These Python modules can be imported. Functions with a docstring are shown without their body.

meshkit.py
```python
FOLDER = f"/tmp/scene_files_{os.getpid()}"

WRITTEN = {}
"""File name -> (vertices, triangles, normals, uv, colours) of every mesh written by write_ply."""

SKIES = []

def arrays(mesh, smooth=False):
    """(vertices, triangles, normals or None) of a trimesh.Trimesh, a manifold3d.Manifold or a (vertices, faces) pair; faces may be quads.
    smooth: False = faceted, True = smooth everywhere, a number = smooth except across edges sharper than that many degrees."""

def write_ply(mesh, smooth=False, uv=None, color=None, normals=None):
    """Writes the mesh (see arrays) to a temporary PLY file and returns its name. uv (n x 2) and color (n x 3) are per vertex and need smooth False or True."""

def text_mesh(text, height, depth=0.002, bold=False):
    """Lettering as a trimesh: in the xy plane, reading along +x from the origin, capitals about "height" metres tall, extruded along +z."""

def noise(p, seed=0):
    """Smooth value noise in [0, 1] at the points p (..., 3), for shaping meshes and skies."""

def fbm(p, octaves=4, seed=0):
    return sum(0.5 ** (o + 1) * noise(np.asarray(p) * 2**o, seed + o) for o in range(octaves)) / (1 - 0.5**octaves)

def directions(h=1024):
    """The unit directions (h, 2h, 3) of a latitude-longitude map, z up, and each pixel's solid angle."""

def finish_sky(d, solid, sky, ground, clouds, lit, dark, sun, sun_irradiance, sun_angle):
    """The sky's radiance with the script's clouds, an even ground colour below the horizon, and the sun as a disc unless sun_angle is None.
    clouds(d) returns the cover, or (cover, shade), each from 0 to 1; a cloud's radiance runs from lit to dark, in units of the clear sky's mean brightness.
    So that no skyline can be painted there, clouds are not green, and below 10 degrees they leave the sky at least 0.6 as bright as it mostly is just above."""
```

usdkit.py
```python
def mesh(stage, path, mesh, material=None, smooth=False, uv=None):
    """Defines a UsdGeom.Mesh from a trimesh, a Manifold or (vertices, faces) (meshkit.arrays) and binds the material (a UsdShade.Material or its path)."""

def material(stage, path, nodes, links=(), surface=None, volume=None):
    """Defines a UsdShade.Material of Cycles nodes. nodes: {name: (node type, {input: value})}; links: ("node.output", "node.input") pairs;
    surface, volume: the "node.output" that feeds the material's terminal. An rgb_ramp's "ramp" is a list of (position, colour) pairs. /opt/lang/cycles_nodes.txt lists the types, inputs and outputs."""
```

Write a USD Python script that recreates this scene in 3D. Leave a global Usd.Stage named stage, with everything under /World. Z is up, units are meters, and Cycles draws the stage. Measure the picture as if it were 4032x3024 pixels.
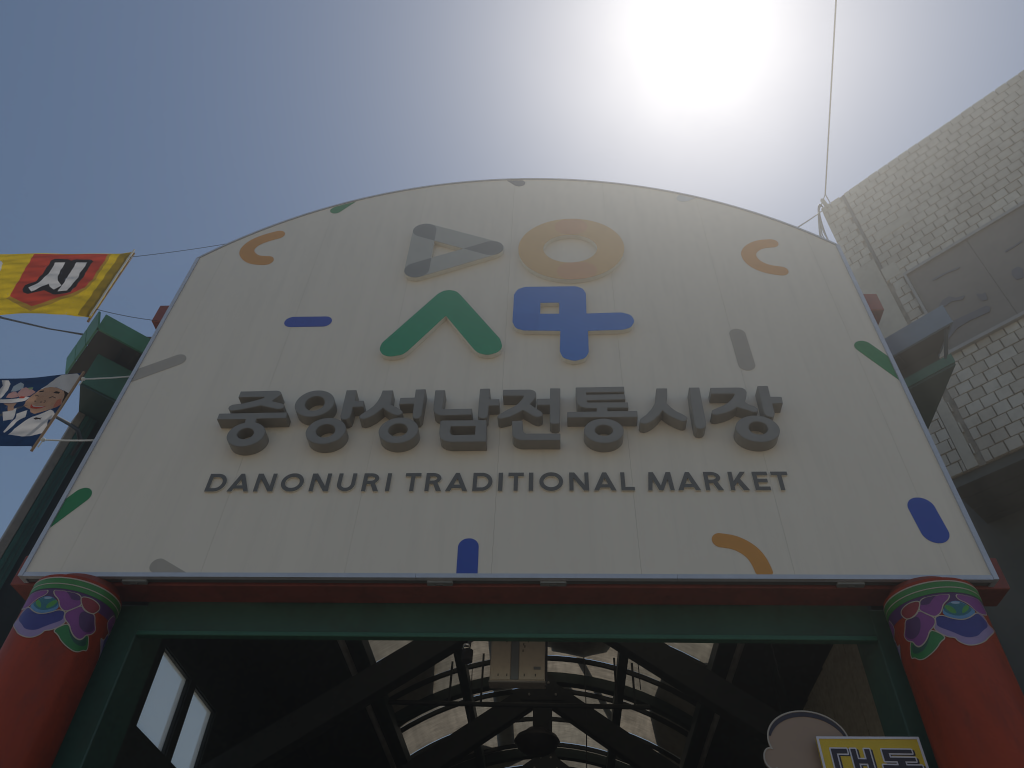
import json, math, random
import numpy as np
import trimesh
import shapely
from shapely.geometry import Polygon, LineString, Point, box as sbox
from shapely import affinity, union_all
import manifold3d as m3
import usdkit
from pxr import Usd, UsdGeom, UsdLux, UsdShade, Gf, Sdf

stage = Usd.Stage.CreateInMemory()
UsdGeom.SetStageUpAxis(stage, UsdGeom.Tokens.z)
UsdGeom.SetStageMetersPerUnit(stage, 1.0)
stage.SetDefaultPrim(UsdGeom.Xform.Define(stage, '/World').GetPrim())
rng = random.Random(7)

# ------------------------------------------------------------------ camera, sky, sun, exposure
EXPOSURE = -0.92
SKY_STRENGTH = 0.10
SUN_INTENSITY = 1.1
HALO = 2.2
CAM_POS = (0.5361, -5.4875, 1.6307)
YAW, PITCH, ROLL = -0.07999, 0.79747, 0.046876
SUN = np.array([0.169, 0.334, 0.927]); SUN /= np.linalg.norm(SUN)

_f = np.array([math.sin(YAW) * math.cos(PITCH), math.cos(YAW) * math.cos(PITCH), math.sin(PITCH)])
_r = np.array([math.cos(YAW), -math.sin(YAW), 0.0]); _u = np.cross(_r, _f)
_r, _u = math.cos(ROLL) * _r + math.sin(ROLL) * _u, -math.sin(ROLL) * _r + math.cos(ROLL) * _u
cam = UsdGeom.Camera.Define(stage, '/World/camera')
cam.CreateHorizontalApertureAttr(36.0); cam.CreateVerticalApertureAttr(27.0)
cam.CreateFocalLengthAttr(36.0 * 3028.0 / 4032.0)
cam.CreateClippingRangeAttr(Gf.Vec2f(0.05, 2000))
cam.CreateExposureAttr(EXPOSURE)
cam.AddTransformOp().Set(Gf.Matrix4d(*_r, 0, *_u, 0, *(-_f), 0, *CAM_POS, 1))

dome = UsdLux.DomeLight.Define(stage, '/World/sky')
elev, az = math.asin(SUN[2]), math.atan2(SUN[0], SUN[1])
# the sky with the bright circumsolar haze that surrounds the sun in view
sky_m = usdkit.material(stage, '/World/Looks/sky', {
    'sky': ('sky_texture', {'sky_type': 'single_scattering', 'sun_disc': False, 'sun_elevation': elev, 'sun_rotation': az,
                            'altitude': 50.0, 'air_density': 1.5, 'aerosol_density': 0.7, 'ozone_density': 3.5}),
    'tc': ('texture_coordinate', {}),
    'dot': ('vector_math', {'math_type': 'dot_product', 'vector2': tuple(SUN)}),
    'pos': ('math', {'math_type': 'maximum', 'value2': 0.0}),
    'wide': ('math', {'math_type': 'power', 'value2': 75.0}), 'core': ('math', {'math_type': 'power', 'value2': 420.0}),
    'w1': ('math', {'math_type': 'multiply', 'value2': HALO}), 'sum': ('math', {'math_type': 'multiply_add', 'value2': HALO * 2.5}),
    'hn': ('noise_texture', {'scale': 9.0, 'detail': 3.0}), 'hr': ('map_range', {'from_min': 0.3, 'from_max': 0.7, 'to_min': 0.7, 'to_max': 1.3}), 'hm': ('math', {'math_type': 'multiply'}),
    'rgb': ('combine_color', {}), 'tint': ('mix', {'mix_type': 'multiply', 'fac': 1.0, 'color2': (1.0, 0.985, 0.96)}),
    'add': ('mix', {'mix_type': 'add', 'fac': 1.0}),
    'bg': ('background_shader', {'strength': SKY_STRENGTH}),
}, [('tc.generated', 'dot.vector1'), ('dot.value', 'pos.value1'), ('pos.value', 'wide.value1'), ('pos.value', 'core.value1'), ('wide.value', 'w1.value1'),
    ('core.value', 'sum.value1'), ('w1.value', 'sum.value3'), ('tc.generated', 'hn.vector'), ('hn.fac', 'hr.value'), ('hr.result', 'hm.value1'), ('sum.value', 'hm.value2'), ('hm.value', 'rgb.r'), ('hm.value', 'rgb.g'), ('hm.value', 'rgb.b'), ('rgb.color', 'tint.color1'),
    ('sky.color', 'add.color1'), ('tint.color', 'add.color2'), ('add.color', 'bg.color')], surface='bg.background')
UsdShade.MaterialBindingAPI.Apply(dome.GetPrim()).Bind(sky_m)
dome.GetPrim().SetCustomDataByKey('kind', 'structure')

sun = UsdLux.DistantLight.Define(stage, '/World/sun')
sun.CreateIntensityAttr(SUN_INTENSITY); sun.CreateAngleAttr(0.53); sun.CreateNormalizeAttr(True)
sun.CreateColorAttr(Gf.Vec3f(1.0, 0.95, 0.87))
_x = np.cross([0, 1, 0], SUN); _x /= np.linalg.norm(_x); _y = np.cross(SUN, _x)
sun.AddTransformOp().Set(Gf.Matrix4d(*_x, 0, *_y, 0, *SUN, 0, 0, 0, 30, 1))

# ------------------------------------------------------------------ helpers
used = {}
def numbered(parent, name):
    k = (parent, name); n = used.get(k, 0); used[k] = n + 1
    return f'{parent}/{name}' if n == 0 else f'{parent}/{name}_{n:03d}'

def data(p, label=None, cat=None, group=None, kind=None):
    for k, v in (('label', label), ('category', cat), ('group', group), ('kind', kind)):
        if v: p.SetCustomDataByKey(k, v)
    return p

def thing(name, label, cat, loc=(0, 0, 0), rotz=0, group=None):
    x = UsdGeom.Xform.Define(stage, numbered('/World', name))
    if any(loc): x.AddTranslateOp().Set(Gf.Vec3d(*map(float, loc)))
    if rotz: x.AddRotateZOp().Set(float(math.degrees(rotz)))
    return data(x.GetPrim(), label, cat, group)

def obj(name, mesh, mat, parent=None, smooth=False, label=None, cat=None, group=None, kind=None):
    path = numbered(str(parent.GetPath()) if parent else '/World', name)
    m = usdkit.mesh(stage, path, mesh, mat, smooth=smooth)
    return data(m.GetPrim(), label, cat, group, kind)

def cat(*ms):
    ms = [m for m in ms if m is not None and len(m.faces)]
    return trimesh.util.concatenate(ms)

def bx(x0, x1, y0, y1, z0, z1):
    m = trimesh.creation.box([abs(x1 - x0), abs(y1 - y0), abs(z1 - z0)])
    m.apply_translation([(x0 + x1) / 2, (y0 + y1) / 2, (z0 + z1) / 2]); return m

def bevel_box(x0, x1, y0, y1, z0, z1, b=0.012):
    p = [(x, y, z) for x, ix in ((x0, 1), (x1, -1)) for y, iy in ((y0, 1), (y1, -1)) for z, iz in ((z0, 1), (z1, -1))
         ]
    pts = []
    for x, ix in ((x0, 1), (x1, -1)):
        for y, iy in ((y0, 1), (y1, -1)):
            for z, iz in ((z0, 1), (z1, -1)):
                pts += [(x + ix * b, y + iy * b, z), (x + ix * b, y, z + iz * b), (x, y + iy * b, z + iz * b)]
    mf = m3.Manifold.hull_points(np.array(pts, np.float64)).to_mesh()
    return trimesh.Trimesh(np.array(mf.vert_properties)[:, :3], np.array(mf.tri_verts), process=False)

def hull(pts):
    mf = m3.Manifold.hull_points(np.array(pts, np.float64)).to_mesh()
    return trimesh.Trimesh(np.array(mf.vert_properties)[:, :3], np.array(mf.tri_verts), process=False)

def beam(a, b, w, h, up=(0, 0, 1), bev=0.0):
    """Box bar from a to b: w across, h along 'up'."""
    a, b = np.array(a, float), np.array(b, float); d = b - a; L = np.linalg.norm(d); d /= L
    s = np.cross(d, up); s /= np.linalg.norm(s); u = np.cross(s, d)
    m = bevel_box(-w / 2, w / 2, 0, L, -h / 2, h / 2, bev) if bev else bx(-w / 2, w / 2, 0, L, -h / 2, h / 2)
    T = np.eye(4); T[:3, 0] = s; T[:3, 1] = d; T[:3, 2] = u; T[:3, 3] = a
    m.apply_transform(T); return m

def tube(pts, r, sides=8):
    p = np.array(pts, float); r = np.broadcast_to(r, (len(p),)).astype(float)
    t = np.gradient(p, axis=0); t /= np.linalg.norm(t, axis=1, keepdims=True)
    ref = np.array([0, 0, 1.0]) if abs(t[0][2]) < .9 else np.array([1.0, 0, 0])
    V, prev = [], None
    for i in range(len(p)):
        a = np.cross(t[i], ref) if prev is None else prev - t[i] * (prev @ t[i])
        a /= np.linalg.norm(a); prev = a; b = np.cross(t[i], a)
        for k in range(sides):
            g = 2 * math.pi * k / sides; V.append(p[i] + r[i] * (math.cos(g) * a + math.sin(g) * b))
    F = []
    for i in range(len(p) - 1):
        for k in range(sides):
            k2 = (k + 1) % sides
            q = [i * sides + k, i * sides + k2, (i + 1) * sides + k2, (i + 1) * sides + k]
            F += [[q[0], q[1], q[2]], [q[0], q[2], q[3]]]
    n = len(V); V += [p[0], p[-1]]
    for k in range(sides):
        k2 = (k + 1) % sides
        F += [[n, k2, k], [n + 1, (len(p) - 1) * sides + k, (len(p) - 1) * sides + k2]]
    return trimesh.Trimesh(np.array(V), np.array(F), process=False)

def sag(a, b, s, n=14):
    a, b = np.array(a, float), np.array(b, float); t = np.linspace(0, 1, n)[:, None]
    p = a + (b - a) * t; p[:, 2] -= s * 4 * (t * (1 - t))[:, 0]; return p

def polys(g):
    if g.is_empty: return []
    return [p for p in getattr(g, 'geoms', [g]) if p.geom_type == 'Polygon' and p.area > 1e-6]

def ext(g, y0, y1):
    """Extrude a polygon drawn in (x, z) from y0 (front) to y1 (back)."""
    out = []
    for p in polys(g):
        m = trimesh.creation.extrude_polygon(p, abs(y1 - y0), engine='earcut')
        v = np.array(m.vertices); m.vertices = np.c_[v[:, 0], max(y0, y1) - v[:, 2], v[:, 1]]
        m.fix_normals(); out.append(m)
    return cat(*out)

def flat(g, size=None):
    """Triangulate a polygon to (n x 2 vertices, faces)."""
    V, F, n = [], [], 0
    for p in polys(g):
        v, f = trimesh.creation.triangulate_polygon(p, engine='earcut')
        if size:
            v3, f = trimesh.remesh.subdivide_to_size(np.c_[v, np.zeros(len(v))], f, size, max_iter=20); v = v3[:, :2]
        V.append(v); F.append(f + n); n += len(v)
    return np.vstack(V), np.vstack(F)

def chaikin(p, n=2, closed=True):
    p = np.array(p, float)
    for _ in range(n):
        if closed:
            q = np.roll(p, -1, 0); p = np.stack([.75 * p + .25 * q, .25 * p + .75 * q], 1).reshape(-1, 2)
        else:
            q = np.stack([.75 * p[:-1] + .25 * p[1:], .25 * p[:-1] + .75 * p[1:]], 1).reshape(-1, 2); p = np.vstack([p[:1], q, p[-1:]])
    return p

def capsule(pts, r): return LineString(pts).buffer(r, quad_segs=12)
def soft(g, r=0.008): return g.buffer(r).buffer(-2 * r).buffer(r)
def ellipse(cx, cz, rx, rz): return affinity.scale(Point(cx, cz).buffer(1, quad_segs=20), rx, rz)

# ------------------------------------------------------------------ materials
def paint(name, col, rough=0.5, var=0.12, scale=2.0, bump=0.0, bscale=60.0, spec=0.5, metal=0.0, dirt=0.0, dirtcol=(0.05, 0.045, 0.04), stretch=(1, 1, 1)):
    c = np.array(col, float)
    nodes = {'g': ('geometry', {}), 'mp': ('mapping', {'scale': stretch}),
             'n': ('noise_texture', {'scale': scale, 'detail': 5.0, 'roughness': 0.6}),
             'r': ('rgb_ramp', {'ramp': [(0.25, tuple(c * (1 - var))), (0.75, tuple(np.minimum(c * (1 + var), .95)))]}),
             'p': ('principled_bsdf', {'roughness': rough, 'specular_ior_level': spec, 'metallic': metal})}
    links = [('g.position', 'mp.vector'), ('mp.vector', 'n.vector'), ('n.fac', 'r.fac')]
    src = 'r.color'
    if dirt:
        nodes['n2'] = ('noise_texture', {'scale': scale * 3.1, 'detail': 6.0, 'roughness': 0.7})
        nodes['d'] = ('map_range', {'from_min': 0.5, 'from_max': 0.75, 'to_min': 0.0, 'to_max': dirt, 'clamp': True})
        nodes['mx'] = ('mix', {'color2': dirtcol})
        links += [('mp.vector', 'n2.vector'), ('n2.fac', 'd.value'), ('d.result', 'mx.fac'), ('r.color', 'mx.color1')]
        src = 'mx.color'
    links.append((src, 'p.base_color'))
    if bump:
        nodes['bn'] = ('noise_texture', {'scale': bscale, 'detail': 4.0})
        nodes['b'] = ('bump', {'strength': bump, 'distance': 0.01})
        links += [('g.position', 'bn.vector'), ('bn.fac', 'b.height'), ('b.normal', 'p.normal')]
    return usdkit.material(stage, '/World/Looks/' + name, nodes, links, surface='p.BSDF')

def cloth(name, col, trans=0.4, var=0.1):
    c = np.array(col, float)
    return usdkit.material(stage, '/World/Looks/' + name, {
        'g': ('geometry', {}), 'n': ('noise_texture', {'scale': 6.0, 'detail': 4.0}),
        'r': ('rgb_ramp', {'ramp': [(0.3, tuple(c * (1 - var))), (0.7, tuple(np.minimum(c * (1 + var), .95)))]}),
        'd': ('diffuse_bsdf', {'roughness': 0.5}), 't': ('translucent_bsdf', {}), 'm': ('mix_closure', {'fac': trans}),
    }, [('g.position', 'n.vector'), ('n.fac', 'r.fac'), ('r.color', 'd.color'), ('r.color', 't.color'), ('d.BSDF', 'm.closure1'), ('t.BSDF', 'm.closure2')], surface='m.closure')

def sheet(name, col, trans, scale=4.0):
    """Dirty translucent roofing: little light comes through, streaked and mottled."""
    c = np.array(col, float)
    return usdkit.material(stage, '/World/Looks/' + name, {
        'g': ('geometry', {}), 'mp': ('mapping', {'scale': (14.0, 1.6, 4.0)}), 'mp2': ('mapping', {'scale': (5.0, 42.0, 5.0)}),
        'n': ('noise_texture', {'scale': 1.0, 'detail': 6.0, 'roughness': 0.65}),
        'n1': ('noise_texture', {'scale': scale * .3, 'detail': 4.0}),
        'n2': ('noise_texture', {'scale': 1.0, 'detail': 2.0}),
        'a': ('map_range', {'from_min': 0.3, 'from_max': 0.75, 'to_min': 0.75, 'to_max': 1.2, 'clamp': True}),
        'a1': ('map_range', {'from_min': 0.3, 'from_max': 0.7, 'to_min': 0.7, 'to_max': 1.15, 'clamp': True}),
        'b': ('map_range', {'from_min': 0.3, 'from_max': 0.7, 'to_min': 0.72, 'to_max': 1.25, 'clamp': True}),
        'm1': ('math', {'math_type': 'multiply'}), 'm2': ('math', {'math_type': 'multiply'}),
        'cc': ('combine_color', {}), 'mc': ('mix', {'mix_type': 'multiply', 'fac': 1.0, 'color2': tuple(c)}),
        't': ('translucent_bsdf', {}), 'd': ('diffuse_bsdf', {'color': (0.25, 0.23, 0.2)}), 'mm': ('mix_closure', {'fac': trans}),
    }, [('g.position', 'mp.vector'), ('mp.vector', 'n.vector'), ('g.position', 'n1.vector'), ('g.position', 'mp2.vector'), ('mp2.vector', 'n2.vector'),
        ('n.fac', 'a.value'), ('n1.fac', 'a1.value'), ('n2.fac', 'b.value'), ('a.result', 'm1.value1'), ('b.result', 'm1.value2'), ('m1.value', 'm2.value1'), ('a1.result', 'm2.value2'),
        ('m2.value', 'cc.r'), ('m2.value', 'cc.g'), ('m2.value', 'cc.b'), ('cc.color', 'mc.color1'), ('mc.color', 't.color'),
        ('d.BSDF', 'mm.closure1'), ('t.BSDF', 'mm.closure2')], surface='mm.closure')

M = {}
M['panel'] = paint('panel_white', (0.76, 0.66, 0.53), 0.42, 0.035, 0.8, dirt=0.14, dirtcol=(0.42, 0.37, 0.30), stretch=(4, 4, .35), bump=0.03, bscale=3)
M['panel2'] = paint('panel_white_b', (0.72, 0.705, 0.67), 0.42, 0.03, 0.9, dirt=0.07, dirtcol=(0.35, 0.32, 0.28), stretch=(3, 3, .5))
M['alu'] = paint('aluminium_trim', (0.50, 0.51, 0.56), 0.45, 0.1, 4, metal=0.2)
M['back'] = paint('sign_back', (0.12, 0.12, 0.12), 0.6)
M['letter'] = paint('letter_grey', (0.225, 0.205, 0.175), 0.42, 0.1, 3)
M['eng'] = paint('english_grey', (0.125, 0.115, 0.10), 0.45, 0.08, 5)
M['acryl'] = paint('acrylic_white', (0.74, 0.70, 0.60), 0.35, 0.05, 5)
M['fixture'] = paint('fixture', (0.22, 0.225, 0.225), 0.4, 0.1, 20)
LC = dict(dark=(0.12, 0.125, 0.13), green=(0.02, 0.20, 0.055), orange=(0.62, 0.27, 0.045), blue=(0.035, 0.075, 0.36), tan=(0.42, 0.36, 0.29), grey=(0.50, 0.50, 0.49),
          steel=(0.42, 0.395, 0.335), slate=(0.225, 0.215, 0.19), amber=(0.66, 0.41, 0.17), coral=(0.66, 0.35, 0.17), logogreen=(0.012, 0.27, 0.12), logoblue=(0.04, 0.17, 0.52), navyblue=(0.035, 0.15, 0.48))
for k, c in LC.items(): M['v_' + k] = paint('vinyl_' + k, c, 0.4, 0.06, 3)
M['red'] = paint('red_paint', (0.32, 0.036, 0.008), 0.55, 0.22, 2.2, spec=0.25, bump=0.25, bscale=25, dirt=0.5, dirtcol=(0.10, 0.03, 0.022), stretch=(1.6, 1.6, .5))
M['redbeam'] = paint('red_beam_paint', (0.26, 0.052, 0.032), 0.55, 0.2, 2.0, bump=0.12, bscale=20, dirt=0.55, dirtcol=(0.07, 0.03, 0.022), stretch=(1, 1, .6))
M['green'] = paint('green_paint', (0.03, 0.085, 0.058), 0.5, 0.2, 2.0, bump=0.12, bscale=20, dirt=0.55, dirtcol=(0.035, 0.045, 0.03), stretch=(1, 1, .6))
M['greenlip'] = paint('green_lip', (0.035, 0.13, 0.08), 0.35, 0.12, 3)
M['towergreen'] = paint('tower_green', (0.05, 0.24, 0.13), 0.4, 0.15, 2.5, dirt=0.25, dirtcol=(0.03, 0.07, 0.05))
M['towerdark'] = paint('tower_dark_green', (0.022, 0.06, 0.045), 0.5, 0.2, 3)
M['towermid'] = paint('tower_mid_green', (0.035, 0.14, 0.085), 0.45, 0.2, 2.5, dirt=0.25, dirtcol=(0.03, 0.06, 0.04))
M['towergreen2'] = paint('tower_post_green', (0.02, 0.10, 0.075), 0.4, 0.2, 3, dirt=0.3, dirtcol=(0.02, 0.04, 0.035))
M['tower_blue'] = paint('tower_blue_grey', (0.16, 0.21, 0.27), 0.45, 0.12, 3)
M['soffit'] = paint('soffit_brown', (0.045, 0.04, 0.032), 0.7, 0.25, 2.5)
M['stripe'] = paint('post_tan', (0.24, 0.21, 0.17), 0.6, 0.15, 5, dirt=0.3)
M['steel'] = paint('dark_green_steel', (0.016, 0.038, 0.03), 0.5, 0.2, 4)
M['steel2'] = paint('black_steel', (0.014, 0.02, 0.017), 0.5, 0.2, 5)
M['pipe'] = paint('grey_pipe', (0.42, 0.40, 0.36), 0.5, 0.1, 6)
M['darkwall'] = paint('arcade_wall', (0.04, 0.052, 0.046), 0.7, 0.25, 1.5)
M['beige'] = paint('cabinet_beige', (0.52, 0.44, 0.33), 0.5, 0.07, 5, dirt=0.15)
M['stripgrey'] = paint('cabinet_strip', (0.16, 0.17, 0.17), 0.5)
M['stone'] = paint('stone_board', (0.40, 0.36, 0.27), 0.8, 0.2, 14, bump=0.5, bscale=50, dirt=0.35, dirtcol=(0.12, 0.11, 0.09))
M['block'] = [paint('block_white_' + 'abc'[i], c, 0.85, 0.16, 1.3, bump=0.7, bscale=45, dirt=0.5, dirtcol=(0.33, 0.285, 0.22)) for i, c in enumerate([(0.47, 0.415, 0.335), (0.42, 0.365, 0.29), (0.51, 0.46, 0.38)])]
M['mortar'] = paint('mortar', (0.33, 0.285, 0.225), 0.9, 0.3, 5, bump=0.4, dirt=0.4)
M['plaster'] = paint('plaster', (0.44, 0.39, 0.31), 0.85, 0.14, 1.6, bump=0.35, bscale=30, dirt=0.35, dirtcol=(0.25, 0.22, 0.18))
M['joint'] = paint('dark_joint', (0.16, 0.15, 0.13), 0.8, 0.2, 6)
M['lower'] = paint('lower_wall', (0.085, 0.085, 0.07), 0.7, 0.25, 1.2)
M['signgrey'] = paint('old_sign', (0.20, 0.168, 0.135), 0.6, 0.16, 1.4, dirt=0.3, dirtcol=(0.16, 0.14, 0.12))
M['signframe'] = paint('old_sign_frame', (0.30, 0.28, 0.25), 0.5, 0.1, 4)
M['signmark'] = paint('old_sign_letter', (0.11, 0.105, 0.115), 0.5, 0.15, 4)
M['wire'] = paint('wire_black', (0.03, 0.03, 0.032), 0.5)
M['wiregrey'] = paint('wire_grey', (0.30, 0.30, 0.30), 0.45)
M['rope'] = paint('rope_white', (0.62, 0.60, 0.54), 0.8)
M['wood'] = paint('pole_wood', (0.33, 0.19, 0.09), 0.7)
M['paving'] = paint('paving', (0.31, 0.265, 0.205), 0.85, 0.12, 0.7, bump=0.2, bscale=8, dirt=0.25, dirtcol=(0.2, 0.18, 0.16))
M['yellowsign'] = paint('yellow_sign', (0.66, 0.44, 0.015), 0.4, 0.05, 3)
M['signblack'] = paint('sign_black', (0.03, 0.02, 0.03), 0.4)
M['signwhite'] = paint('sign_white', (0.66, 0.62, 0.66), 0.4, 0.03)
M['skin'] = paint('board_tan', (0.33, 0.22, 0.15), 0.45, 0.05, 3)
M['lampdark'] = paint('lamp_dark', (0.02, 0.018, 0.018), 0.5)
M['roofsheet'] = [sheet('roof_sheet_' + 'abc'[i], c, 0.20) for i, c in enumerate([(0.88, 0.75, 0.57), (0.68, 0.60, 0.46), (0.80, 0.71, 0.55)])]
M['shade'] = cloth('shade_cloth', (0.10, 0.10, 0.085), 0.35, 0.25)
M['frost'] = usdkit.material(stage, '/World/Looks/frosted_pane', {'t': ('transparent_bsdf', {'color': (0.92, 0.95, 0.95)}), 'd': ('translucent_bsdf', {'color': (0.85, 0.88, 0.88)}), 'm': ('mix_closure', {'fac': 0.45})}, [('t.BSDF', 'm.closure1'), ('d.BSDF', 'm.closure2')], surface='m.closure')
M['glass'] = usdkit.material(stage, '/World/Looks/clear_glass', {'t': ('transparent_bsdf', {}), 'g': ('glossy_bsdf', {'roughness': 0.03}), 'f': ('fresnel', {'IOR': 1.5}), 'm': ('mix_closure', {})},
                             [('f.fac', 'm.fac'), ('t.BSDF', 'm.closure1'), ('g.BSDF', 'm.closure2')], surface='m.closure')
PC = dict(purple=(0.30, 0.06, 0.28), plum=(0.11, 0.03, 0.13), crimson=(0.36, 0.03, 0.035), lilac=(0.40, 0.28, 0.50), navy=(0.05, 0.045, 0.26), sky=(0.13, 0.32, 0.56), teal=(0.03, 0.18, 0.22),
          leaf=(0.10, 0.36, 0.05), pale=(0.40, 0.50, 0.62), green=(0.03, 0.24, 0.05), darkgreen=(0.02, 0.10, 0.06), cream=(0.62, 0.50, 0.38), band=(0.06, 0.26, 0.045))
for k, c in PC.items(): M['d_' + k] = paint('lotus_' + k, tuple(np.array(c) * .72 + .004), 0.45, 0.1, 8)
BC = dict(yellow=(0.80, 0.56, 0.01), gold=(0.36, 0.24, 0.01), brown=(0.50, 0.30, 0.03), red=(0.55, 0.06, 0.03), black=(0.02, 0.017, 0.02), white=(0.72, 0.70, 0.70), navy=(0.012, 0.05, 0.15), hair=(0.035, 0.022, 0.02), skin=(0.60, 0.36, 0.24), blush=(0.58, 0.20, 0.13), pink=(0.62, 0.36, 0.34), paleblue=(0.38, 0.46, 0.54), leaf=(0.25, 0.36, 0.20), strap=(0.10, 0.11, 0.14))
for k, c in BC.items(): M['b_' + k] = cloth('banner_' + k, c, 0.48 if k in ('yellow', 'gold', 'brown', 'red', 'white') else 0.25)

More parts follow.
